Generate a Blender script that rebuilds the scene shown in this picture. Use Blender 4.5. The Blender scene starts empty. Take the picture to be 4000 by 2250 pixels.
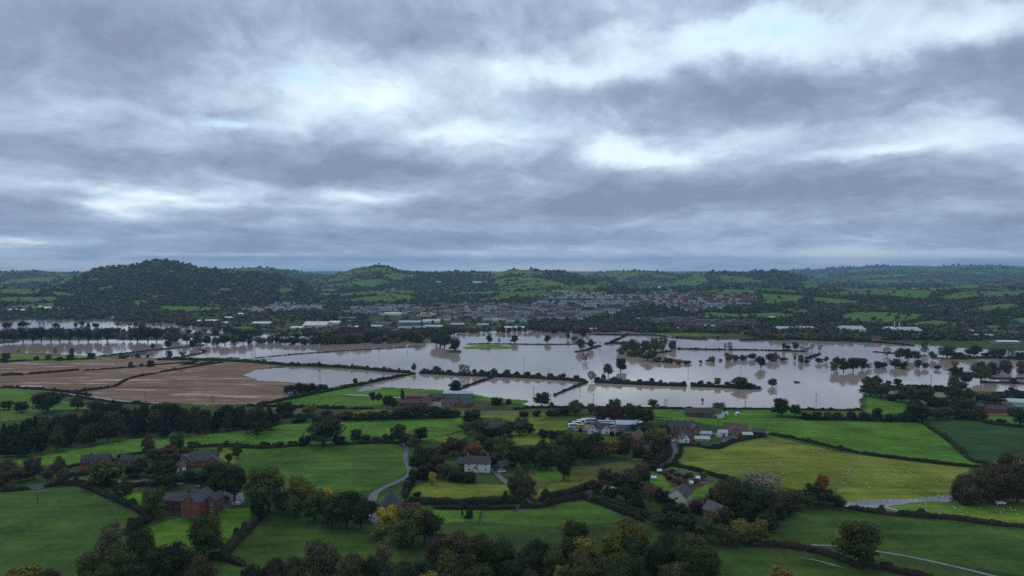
import bpy, math, random
import numpy as np
R = math.radians
random.seed(7)
rng = np.random.default_rng(11)
scn = bpy.context.scene
COL = scn.collection

# ------------------------------------------------------------------ camera
# picture units: the photograph taken as 2576 x 1449
F, CX, CY, HORIZ, H = 1740.0, 1288.0, 724.5, 678.0, 115.0
PITCH = math.atan((CY - HORIZ) / F)
cam_d = bpy.data.cameras.new("camera")
cam = bpy.data.objects.new("camera", cam_d)
COL.objects.link(cam)
cam.location = (0, 0, H)
cam.rotation_euler = (R(90) - PITCH, 0, 0)
cam_d.sensor_width = 36
cam_d.lens = 36 * F / 2576
cam_d.clip_start = 1
cam_d.clip_end = 90000
scn.camera = cam
scn.view_settings.view_transform = 'Standard'
scn.view_settings.look = 'None'
scn.view_settings.exposure = 0.38
scn.view_settings.gamma = 1
scn.cycles.use_denoising = False
scn.cycles.max_bounces = 5
scn.cycles.diffuse_bounces = 2
scn.cycles.glossy_bounces = 2
scn.cycles.transparent_max_bounces = 4

# ------------------------------------------------------------------ sky
SUN_EL, SUN_AZ = 38.0, -35.0
class NT:
    def __init__(s, tree): s.t = tree
    def n(s, kind, **kw):
        x = s.t.nodes.new(kind)
        for k, v in kw.items(): setattr(x, k, v)
        return x
    def link(s, a, b): s.t.links.new(a, b)
    def put(s, sock, v):
        if hasattr(v, 'is_output') or isinstance(v, bpy.types.NodeSocket): s.link(v, sock)
        else: sock.default_value = v
    def math(s, op, a, b=0.0, c=None, clamp=False):
        x = s.n('ShaderNodeMath', operation=op, use_clamp=clamp)
        s.put(x.inputs[0], a); s.put(x.inputs[1], b)
        if c is not None: s.put(x.inputs[2], c)
        return x.outputs[0]
    def vmath(s, op, a, b=(0, 0, 0), out=0):
        x = s.n('ShaderNodeVectorMath', operation=op)
        s.put(x.inputs[0], a); s.put(x.inputs[1], b)
        return x.outputs[out]
    def comb(s, a, b, c=0.0):
        x = s.n('ShaderNodeCombineXYZ')
        s.put(x.inputs[0], a); s.put(x.inputs[1], b); s.put(x.inputs[2], c)
        return x.outputs[0]
    def noise(s, vec, scale, detail=4, rough=0.55, dist=0.0, out='Fac'):
        x = s.n('ShaderNodeTexNoise')
        s.link(vec, x.inputs['Vector']); x.inputs['Scale'].default_value = scale
        x.inputs['Detail'].default_value = detail; x.inputs['Roughness'].default_value = rough
        x.inputs['Distortion'].default_value = dist
        return x.outputs[out]
    def mix(s, fac, a, b, mode='MIX'):
        x = s.n('ShaderNodeMix', data_type='RGBA', blend_type=mode)
        s.put(x.inputs[0], fac); s.put(x.inputs[6], a); s.put(x.inputs[7], b)
        return x.outputs[2]
    def ramp(s, fac, stops):
        x = s.n('ShaderNodeValToRGB')
        e = x.color_ramp.elements
        while len(e) < len(stops): e.new(0.5)
        for k, (p, c) in enumerate(stops):
            e[k].position = p; e[k].color = (*c, 1) if len(c) == 3 else c
        s.put(x.inputs[0], fac)
        return x.outputs[0]

world = bpy.data.worlds.new("World")
scn.world = world
world.use_nodes = True
wt = world.node_tree
wt.nodes.clear()
W = NT(wt)
tc = W.n('ShaderNodeTexCoord').outputs['Generated']
dirn = W.vmath('NORMALIZE', tc)
sep = W.n('ShaderNodeSeparateXYZ'); W.link(dirn, sep.inputs[0])
dx, dy, dz = sep.outputs
az = W.math('ARCTAN2', dx, dy)
el = W.math('ARCSINE', dz)
elp = W.math('MAXIMUM', el, 0.0)
# cloud sheet seen in perspective
inv = W.math('DIVIDE', 1.0, W.math('ADD', W.math('MAXIMUM', dz, 0.0), 0.11))
plane = W.comb(W.math('MULTIPLY', az, 3.4), W.math('MULTIPLY', W.math('LOGARITHM', W.math('ADD', elp, .07), 2.718282), 1.75), 3.7)
n_big = W.noise(plane, 1.15, 8, 0.55, 0.5)
n_mid = W.noise(plane, 3.6, 8, 0.60, 0.6)
# warp for the placed gaps and banks
warpv = W.noise(plane, 1.7, 5, 0.6, 0.0, 'Color')
wsep = W.n('ShaderNodeSeparateXYZ'); W.link(warpv, wsep.inputs[0])
ang = W.comb(W.math('MULTIPLY_ADD', wsep.outputs[0], 0.20, W.math('ADD', az, -0.10)),
             W.math('MULTIPLY_ADD', wsep.outputs[1], W.math('MULTIPLY_ADD', elp, 0.36, 0.012),
                    W.math('SUBTRACT', el, W.math('MULTIPLY_ADD', elp, 0.18, 0.006))), 0.0)
def blob(u, v, w, h, amp):
    a = math.atan((u - CX) / F)
    e = math.atan((HORIZ - v) / F * math.cos(a))
    sx, sy = F / w * 1.0, F / h
    d = W.vmath('MULTIPLY', W.vmath('SUBTRACT', ang, (a, e, 0)), (sx, sy, 0))
    q = W.vmath('DOT_PRODUCT', d, d, 1)
    g = W.math('EXPONENT', W.math('MULTIPLY', q, -1.0))
    return W.math('MULTIPLY', g, amp)
BL = [(300, 530, 70, 28, .55), (370, 478, 230, 15, .42), (890, 488, 140, 17, .5), (560, 515, 240, 14, .3),
      (820, 230, 330, 90, .36), (1010, 255, 80, 30, .35), (1180, 345, 120, 24, .42), (1640, 392, 150, 24, .75), (1540, 365, 90, 22, .4),
      (1400, 165, 200, 32, .45), (1850, 95, 240, 60, .62), (2430, 75, 170, 42, .55), (2180, 385, 170, 15, .45), (2340, 350, 220, 28, .26),
      (1870, 350, 150, 22, .25), (570, 315, 130, 14, .3), (90, 652, 220, 13, .42), (580, 640, 170, 7, .38), (60, 612, 90, 7, .35),
      (1250, 637, 420, 12, .25), (2080, 640, 230, 15, .42), (2380, 645, 200, 10, .35), (60, 290, 150, 40, .18), (1180, 130, 120, 60, .18),
      (2250, 300, 200, 40, .2),
      (300, 120, 380, 120, -.30), (1080, 70, 260, 80, -.28), (1680, 235, 330, 60, -.30), (2060, 225, 260, 60, -.25), (2470, 210, 190, 80, -.38),
      (120, 525, 190, 38, -.26), (380, 395, 420, 38, -.28), (1060, 420, 420, 52, -.26), (2000, 480, 600, 50, -.30), (1450, 520, 420, 40, -.2),
      (520, 595, 500, 22, -.22), (1500, 600, 400, 20, -.24), (2300, 565, 330, 25, -.26), (1900, 20, 400, 26, -.2), (900, 400, 100, 60, -.12),
      (1300, 676, 1600, 16, .30), (300, 668, 500, 10, .15), (2100, 662, 500, 12, .12)]
tot = None
for b in BL:
    g = blob(*b)
    tot = g if tot is None else W.math('ADD', tot, g)
dens = W.math('MULTIPLY_ADD', W.math('SUBTRACT', n_big, 0.5), 0.85, tot)
dens = W.math('MULTIPLY_ADD', W.math('SUBTRACT', n_mid, 0.5), 0.72, dens)
dens = W.math('MULTIPLY_ADD', W.math('SUBTRACT', W.noise(plane, 10.0, 6, 0.6, 0.4), 0.5), 0.20, dens)
dens = W.math('ADD', dens, 0.385)
cl = W.ramp(dens, [(0.0, (.175, .220, .300)), (0.22, (.236, .296, .390)), (0.42, (.325, .405, .515)),
                   (0.64, (.45, .55, .655)), (1.0, (.67, .77, .86))])
sky = W.n('ShaderNodeTexSky', sky_type='NISHITA')
sky.sun_disc = False
sky.sun_elevation = R(SUN_EL); sky.sun_rotation = R(SUN_AZ)
skyc = W.vmath('SCALE', sky.outputs[0]); W.t.nodes[-1].inputs['Scale'].default_value = 0.10
gapf = W.math('MULTIPLY', W.math('SUBTRACT', dens, 0.62, None, True), W.math('MULTIPLY', W.noise(plane, 1.1, 3), 1.0), None, True)
cl2 = W.mix(gapf, cl, skyc)
blue = None
for b in [(1850, 92, 170, 34, .9), (745, 203, 75, 20, .8), (570, 317, 70, 9, .8), (1300, 300, 60, 14, .35), (1985, 62, 70, 14, .5), (900, 265, 80, 12, .5)]:
    g = blob(*b)
    blue = g if blue is None else W.math('ADD', blue, g)
cl2 = W.mix(W.math('MULTIPLY', blue, W.math('MULTIPLY_ADD', n_mid, 2.4, -.65, True), None, True), cl2, (.42, .62, .80, 1))
bg = W.n('ShaderNodeBackground')
W.link(cl2, bg.inputs[0]); bg.inputs[1].default_value = 1.12
wo = W.n('ShaderNodeOutputWorld'); W.link(bg.outputs[0], wo.inputs[0])

sun_d = bpy.data.lights.new("sun", 'SUN')
sun_d.energy = 0.5; sun_d.angle = R(25); sun_d.color = (1, .96, .9)
sun = bpy.data.objects.new("sun", sun_d); COL.objects.link(sun)
sun.rotation_euler = (R(90 - SUN_EL), 0, R(180 - SUN_AZ)); sun.location = (0, 0, 400)

# ------------------------------------------------------------------ helpers
def tag(o, label=None, cat=None, group=None, kind=None):
    if label: o['label'] = label
    if cat: o['category'] = cat
    if group: o['group'] = group
    if kind: o['kind'] = kind
    return o
def mesh_np(name, V, FC, mats, mi=None, cols=None, smooth=False):
    """V (n,3), FC list of arrays of faces with the same corner count"""
    me = bpy.data.meshes.new(name)
    V = np.asarray(V, dtype=np.float32)
    if not isinstance(FC, list): FC = [FC]
    FC = [np.asarray(f, dtype=np.int32) for f in FC if len(f)]
    loops = np.concatenate([f.ravel() for f in FC])
    tot = np.concatenate([np.full(len(f), f.shape[1], dtype=np.int32) for f in FC])
    start = np.concatenate([[0], np.cumsum(tot)[:-1]]).astype(np.int32)
    me.vertices.add(len(V)); me.vertices.foreach_set('co', V.ravel())
    me.loops.add(len(loops)); me.loops.foreach_set('vertex_index', loops)
    me.polygons.add(len(tot)); me.polygons.foreach_set('loop_start', start)
    me.polygons.foreach_set('loop_total', tot)
    if mi is not None: me.polygons.foreach_set('material_index', np.asarray(mi, dtype=np.int32))
    me.polygons.foreach_set('use_smooth', np.full(len(tot), smooth))
    if cols is not None:
        c = np.ones((len(V), 4), dtype=np.float32); c[:, :cols.shape[1]] = cols
        at = me.color_attributes.new('col', 'FLOAT_COLOR', 'POINT')
        at.data.foreach_set('color', c.ravel())
    for m in (mats if isinstance(mats, (list, tuple)) else [mats]): me.materials.append(m)
    me.update(); me.validate()
    return me
def obj(name, me, parent=None, loc=None, rz=0.0, scale=None):
    o = bpy.data.objects.new(name, me); COL.objects.link(o)
    if parent is not None: o.parent = parent
    if loc is not None: o.location = loc
    if rz: o.rotation_euler = (0, 0, rz)
    if scale is not None: o.scale = scale
    return o
class MB:
    """collects boxes / prisms into one mesh"""
    def __init__(s): s.v = []; s.f = []; s.m = []
    def add(s, vs, fs, m=0):
        b = len(s.v); s.v += [tuple(p) for p in vs]; s.f += [tuple(i + b for i in f) for f in fs]; s.m += [m] * len(fs)
    def box(s, x0, x1, y0, y1, z0, z1, m=0, rz=0, c=(0, 0)):
        vs = [(x, y, z) for z in (z0, z1) for x, y in ((x0, y0), (x1, y0), (x1, y1), (x0, y1))]
        if rz:
            ca, sa = math.cos(rz), math.sin(rz)
            vs = [(c[0] + (x - c[0]) * ca - (y - c[1]) * sa, c[1] + (x - c[0]) * sa + (y - c[1]) * ca, z) for x, y, z in vs]
        s.add(vs, [(3, 2, 1, 0), (4, 5, 6, 7), (0, 1, 5, 4), (1, 2, 6, 5), (2, 3, 7, 6), (3, 0, 4, 7)], m)
    def tube(s, p0, p1, r0, r1=None, n=6, m=0):
        r1 = r0 if r1 is None else r1
        p0, p1 = np.array(p0, float), np.array(p1, float)
        d = p1 - p0; d /= (np.linalg.norm(d) + 1e-9)
        a = np.cross(d, (0, 0, 1) if abs(d[2]) < .9 else (1, 0, 0)); a /= np.linalg.norm(a); b = np.cross(d, a)
        vs = []
        for p, r in ((p0, r0), (p1, r1)):
            for k in range(n):
                t = 2 * math.pi * k / n
                vs.append(p + r * (math.cos(t) * a + math.sin(t) * b))
        fs = [(k, (k + 1) % n, n + (k + 1) % n, n + k) for k in range(n)] + [tuple(range(n))[::-1], tuple(range(n, 2 * n))]
        s.add(vs, fs, m)
    def ell(s, c, r, nu=8, nv=5, m=0):
        vs = [(c[0], c[1], c[2] - r[2])]
        for j in range(1, nv):
            t = math.pi * j / nv - math.pi / 2
            for i in range(nu):
                p = 2 * math.pi * i / nu
                vs.append((c[0] + r[0] * math.cos(t) * math.cos(p), c[1] + r[1] * math.cos(t) * math.sin(p), c[2] + r[2] * math.sin(t)))
        vs.append((c[0], c[1], c[2] + r[2])); L = len(vs) - 1
        fs = [(0, 1 + (i + 1) % nu, 1 + i) for i in range(nu)]
        for j in range(nv - 2):
            for i in range(nu):
                a = 1 + j * nu; b = a + nu
                fs.append((a + i, a + (i + 1) % nu, b + (i + 1) % nu, b + i))
        a = 1 + (nv - 2) * nu
        fs += [(a + i, a + (i + 1) % nu, L) for i in range(nu)]
        s.add(vs, fs, m)
    def mesh(s, name, mats, smooth=False):
        me = bpy.data.meshes.new(name); me.from_pydata(s.v, [], s.f)
        for m in (mats if isinstance(mats, (list, tuple)) else [mats]): me.materials.append(m)
        me.polygons.foreach_set('material_index', s.m)
        if smooth: me.polygons.foreach_set('use_smooth', [True] * len(s.f))
        me.update()
        return me
    def build(s, name, mats, parent=None, smooth=False): return obj(name, s.mesh(name, mats, smooth), parent)

def hashn(ix, iy, s):
    n = (ix.astype(np.int64) * 374761393 + iy.astype(np.int64) * 668265263 + s * 1442695041) & 0xffffffff
    n = ((n ^ (n >> 13)) * 1274126177) & 0xffffffff
    return ((n ^ (n >> 16)) & 0xffff) / 65535.0
def vnoise(x, y, s=0):
    x = np.asarray(x, float); y = np.asarray(y, float)
    ix, iy = np.floor(x), np.floor(y); fx, fy = x - ix, y - iy
    fx = fx * fx * (3 - 2 * fx); fy = fy * fy * (3 - 2 * fy)
    a = hashn(ix, iy, s); b = hashn(ix + 1, iy, s); c = hashn(ix, iy + 1, s); d = hashn(ix + 1, iy + 1, s)
    return (a * (1 - fx) + b * fx) * (1 - fy) + (c * (1 - fx) + d * fx) * fy
def fbm(x, y, s=0, o=4):
    t = 0; a = .5; n = 0
    for k in range(o):
        t = t + a * vnoise(x * 2 ** k, y * 2 ** k, s + k * 17); n += a; a *= .5
    return t / n
def sstep(a, b, x):
    t = np.clip((x - a) / (b - a), 0, 1); return t * t * (3 - 2 * t)
def inpoly(u, v, P):
    P = np.asarray(P, float); r = np.zeros(u.shape, bool)
    bb = (u >= P[:, 0].min()) & (u <= P[:, 0].max()) & (v >= P[:, 1].min()) & (v <= P[:, 1].max())
    if not bb.any(): return r
    uu, vv = u[bb], v[bb]; q = np.zeros(uu.shape, bool)
    j = len(P) - 1
    for i in range(len(P)):
        xi, yi = P[i]; xj, yj = P[j]
        if yi != yj:
            q ^= ((yi > vv) != (yj > vv)) & (uu < (xj - xi) * (vv - yi) / (yj - yi) + xi)
        j = i
    r[bb] = q
    return r

# ------------------------------------------------------------------ projection and terrain
SP, CP = math.sin(PITCH), math.cos(PITCH)
def ray(u, v):
    up = (CY - v) / F
    y = CP + SP * up; z = -SP + CP * up
    return (u - CX) / F / y, z / y
def project(x, y, z):
    up = y * SP + (z - H) * CP; fw = y * CP - (z - H) * SP
    return CX + F * x / fw, CY - F * up / fw

UU = np.arange(-1000, 3040, 3.4)
TT = (UU - CX) / F
s_ = np.concatenate([np.arange(1300, 560, -3.0), np.arange(559, 98, -1.7)])
D1 = F * H / s_
D2 = [D1[-1]]
while D2[-1] < 22500: D2.append(D2[-1] * 1.0085)
DD = np.concatenate([D1, np.array(D2[1:])])
NR, NCc = len(DD), len(TT)
GT, GD = np.meshgrid(TT, DD)
GX, GY = GT * GD, GD.copy()
FU, FV = project(GX, GY, np.zeros_like(GX))      # picture place of the flat ground

WATER = [
 [(-1000, 815), (0, 808), (90, 805), (200, 807), (330, 811), (430, 815), (500, 822), (580, 826), (610, 834), (560, 838), (430, 836), (330, 833), (230, 835), (120, 838), (0, 838), (-1000, 840)],
 [(-1000, 870), (0, 866), (60, 858), (130, 856), (410, 857), (440, 850), (560, 846), (640, 848), (700, 838), (780, 838), (840, 848), (900, 858), (1060, 859), (1100, 852), (1150, 838), (1250, 834), (1330, 832),
  (1500, 838), (1570, 832), (1650, 842), (1720, 849), (1840, 856), (1920, 853), (2061, 857), (2200, 861), (2330, 869), (2450, 878), (2576, 884), (3600, 890),
  (3600, 1000), (2576, 985), (2440, 985), (2395, 972), (2330, 975), (2250, 972), (2200, 968), (2160, 971), (2177, 990), (2162, 1010), (2166, 1026), (2100, 1031), (2000, 1029), (1900, 1027), (1700, 1026), (1500, 1024),
  (1330, 1022), (1308, 1017), (1333, 1008), (1288, 1004), (1230, 1000), (1164, 988), (1097, 981), (1044, 978), (964, 976), (921, 970), (1045, 938),
  (1000, 933), (900, 925), (800, 918), (700, 914), (620, 909), (560, 905), (520, 902), (440, 899), (390, 901), (300, 899), (262, 896), (140, 891), (0, 887), (-1000, 884)],
 [(614, 943), (650, 930), (720, 924), (850, 928), (1000, 936), (1040, 939), (1000, 945), (940, 956), (880, 966), (825, 975), (790, 971), (770, 965), (720, 963), (650, 957)],
 [(2225, 985), (2300, 984), (2430, 988), (2430, 994), (2380, 1000), (2330, 997), (2240, 992)],
 [(2435, 1039), (2560, 1040), (2620, 1046), (2560, 1047), (2470, 1048)],
]
ISLE = [[(1162, 873), (1200, 867), (1255, 868), (1290, 873), (1285, 880), (1220, 880), (1165, 878)],
        [(480, 904), (540, 900), (640, 902), (690, 904), (640, 907), (520, 910)],
        [(1120, 885), (1135, 880), (1160, 881), (1156, 889), (1130, 889)],
        [(280, 892), (320, 889), (385, 891), (392, 897), (300, 899)],
        [(2330, 898), (2420, 900), (2440, 906), (2350, 904)]]
jt = (vnoise(GX / 14, GY / 14, 5) - .5)
wu, wv = FU + jt * 9, FV + (vnoise(GX / 22, GY / 22, 6) - .5) * 3.2 + jt * 1.2
WM = np.zeros(GX.shape, bool)
for P in WATER: WM |= inpoly(wu, wv, P)
for P in ISLE: WM &= ~inpoly(wu, wv, P)

base = 0.5 + 3.0 * sstep(1500, 2300, GD) + 22 * sstep(2200, 6500, GD) + 22 * sstep(7000, 20000, GD)
base = base + (fbm(GX / 260, GY / 260, 3) - .5) * 26 * sstep(2300, 4200, GD)
base = base + (fbm(GX / 1500, GY / 1500, 13) - .5) * 50 * sstep(6000, 12000, GD)
RIDGES = [  # distance, foot, [(u, v)...]
 (20000, 15000, [(-1000, 682), (700, 683), (900, 684), (1400, 683), (1470, 684), (1700, 683), (1900, 682), (3600, 681)]),
 (11000, 8500, [(1960, 681), (2061, 678), (2090, 675), (2190, 671), (2220, 667), (2260, 669), (2340, 671), (2400, 669), (2450, 667), (2576, 670), (2900, 672)]),
 (7500, 5600, [(2080, 690), (2180, 683), (2300, 680), (2400, 676), (2576, 674), (3600, 676)]),
 (5500, 3700, [(-1000, 680), (-100, 688), (0, 686), (60, 681), (90, 680), (150, 686), (215, 688), (300, 700)]),
 (6000, 4500, [(450, 700), (520, 674), (560, 677), (590, 675), (640, 674), (700, 678), (760, 684), (830, 692), (900, 702)]),
 (3300, 1800, [(60, 735), (110, 716), (160, 700), (214, 687), (240, 675), (280, 672), (325, 671), (350, 664), (380, 657), (400, 654), (430, 657), (480, 669), (515, 678), (600, 684), (700, 692), (730, 699), (755, 709), (790, 722), (830, 735), (920, 752)]),
 (2500, 1750, [(-1000, 722), (-100, 724), (0, 722), (100, 726), (150, 729), (200, 738), (260, 750)]),
 (4500, 3000, [(770, 712), (830, 697), (865, 686), (890, 676), (930, 669), (948, 665), (970, 669), (1000, 678), (1020, 682), (1060, 685), (1150, 685), (1230, 686), (1280, 692), (1350, 702)]),
 (3600, 2000, [(740, 725), (850, 718), (980, 715), (1080, 722), (1150, 716), (1260, 722), (1300, 730)]),
 (4200, 2700, [(1190, 698), (1250, 688), (1270, 682), (1285, 679), (1330, 679), (1400, 682), (1450, 688), (1490, 693), (1560, 702)]),
 (5600, 4600, [(1440, 697), (1500, 686), (1545, 681), (1590, 682), (1640, 682), (1700, 689), (1720, 687), (1740, 684), (1760, 686), (1790, 695)]),
 (4600, 3700, [(1690, 704), (1760, 692), (1790, 685), (1830, 683), (1870, 687), (1900, 683), (1950, 681), (1990, 687), (2010, 692), (2060, 703)]),
 (2650, 1600, [(1090, 770), (1200, 748), (1300, 735), (1400, 727), (1550, 724), (1700, 726), (1850, 724), (2000, 727), (2150, 730), (2300, 728), (2440, 727), (2576, 729), (3600, 727)]),
 (1950, 1500, [(2000, 805), (2090, 790), (2180, 778), (2260, 776), (2380, 786), (2480, 770), (2576, 768), (3600, 766)]),
]
HT = base
for D, Ft, P in RIDGES:
    P = np.array(P, float)
    pt = ray(P[:, 0], P[:, 1])[0]; pz = H + ray(P[:, 0], P[:, 1] + (-1.0 if 2400 < D < 4700 else (-1.0 if D < 8000 else (2.0 if D > 15000 else -1.5))))[1] * D
    zr = np.interp(TT, pt, pz, left=-60, right=-60)
    k = 1; zr = np.convolve(np.pad(zr, k, 'edge'), np.ones(2 * k + 1) / (2 * k + 1), 'valid')
    if D > 4000: zr = zr + (fbm(TT * 60, TT * 0 + D, 3) - .5) * D * .0022
    t = np.clip((GD - Ft) / (D - Ft), 0, 1); pr = 0.45 * t + 0.55 * t * t * (3 - 2 * t)
    bk = np.clip((GD - D) / (1.3 * (D - Ft)), 0, 1); bk = 1 - bk * bk * (3 - 2 * bk)
    rel = (fbm(GX / (D * .07), GY / (D * .07), int(D) % 97) - .5) * D * .005 * 4 * t * (1 - t)
    zz = (zr[None, :]) * pr * bk + rel * (zr[None, :] > 5)
    HT = np.maximum(HT, np.where(GD > Ft, zz, -99))
near = sstep(590, 260, GD)
HT = HT + near * 13 + sstep(600, 470, GD) * ((fbm(GX / 120, GY / 120, 21, 3) - .5) * 9)
HT = np.where(HT < .45, .45, HT)
HT = np.where(WM & (GD < 1750), -1.2, HT)

def colf(T): return np.clip((np.asarray(T, float) - TT[0]) / (TT[1] - TT[0]), 0, NCc - 1.001)
def height(x, y):
    x = np.asarray(x, float); y = np.maximum(np.asarray(y, float), DD[0])
    c = colf(x / y); j = np.clip(np.interp(y, DD, np.arange(NR)), 0, NR - 1.001)
    ci, ji = c.astype(int), j.astype(int); cf, jf = c - ci, j - ji
    a = HT[ji, ci] * (1 - cf) + HT[ji, ci + 1] * cf; b = HT[ji + 1, ci] * (1 - cf) + HT[ji + 1, ci + 1] * cf
    return a * (1 - jf) + b * jf
SL = (np.maximum(HT, 0.0) - H) / DD[:, None]
def G(u, v, floor=True):
    """place on the land (or the water) seen at picture point u, v"""
    T, Z = ray(u, v)
    c = float(colf(T)); i = int(c); f = c - i
    s = SL[:, i] * (1 - f) + SL[:, i + 1] * f
    k = np.argmax(s >= Z)
    if s[k] < Z: k = NR - 1
    if k == 0: d = DD[0]
    else: d = DD[k - 1] + (DD[k] - DD[k - 1]) * (Z - s[k - 1]) / max(s[k] - s[k - 1], 1e-9)
    return np.array((T * d, d, max(float(height(T * d, d)), 0.0)))

PU, PV = project(GX, GY, np.maximum(HT, 0))

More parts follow.
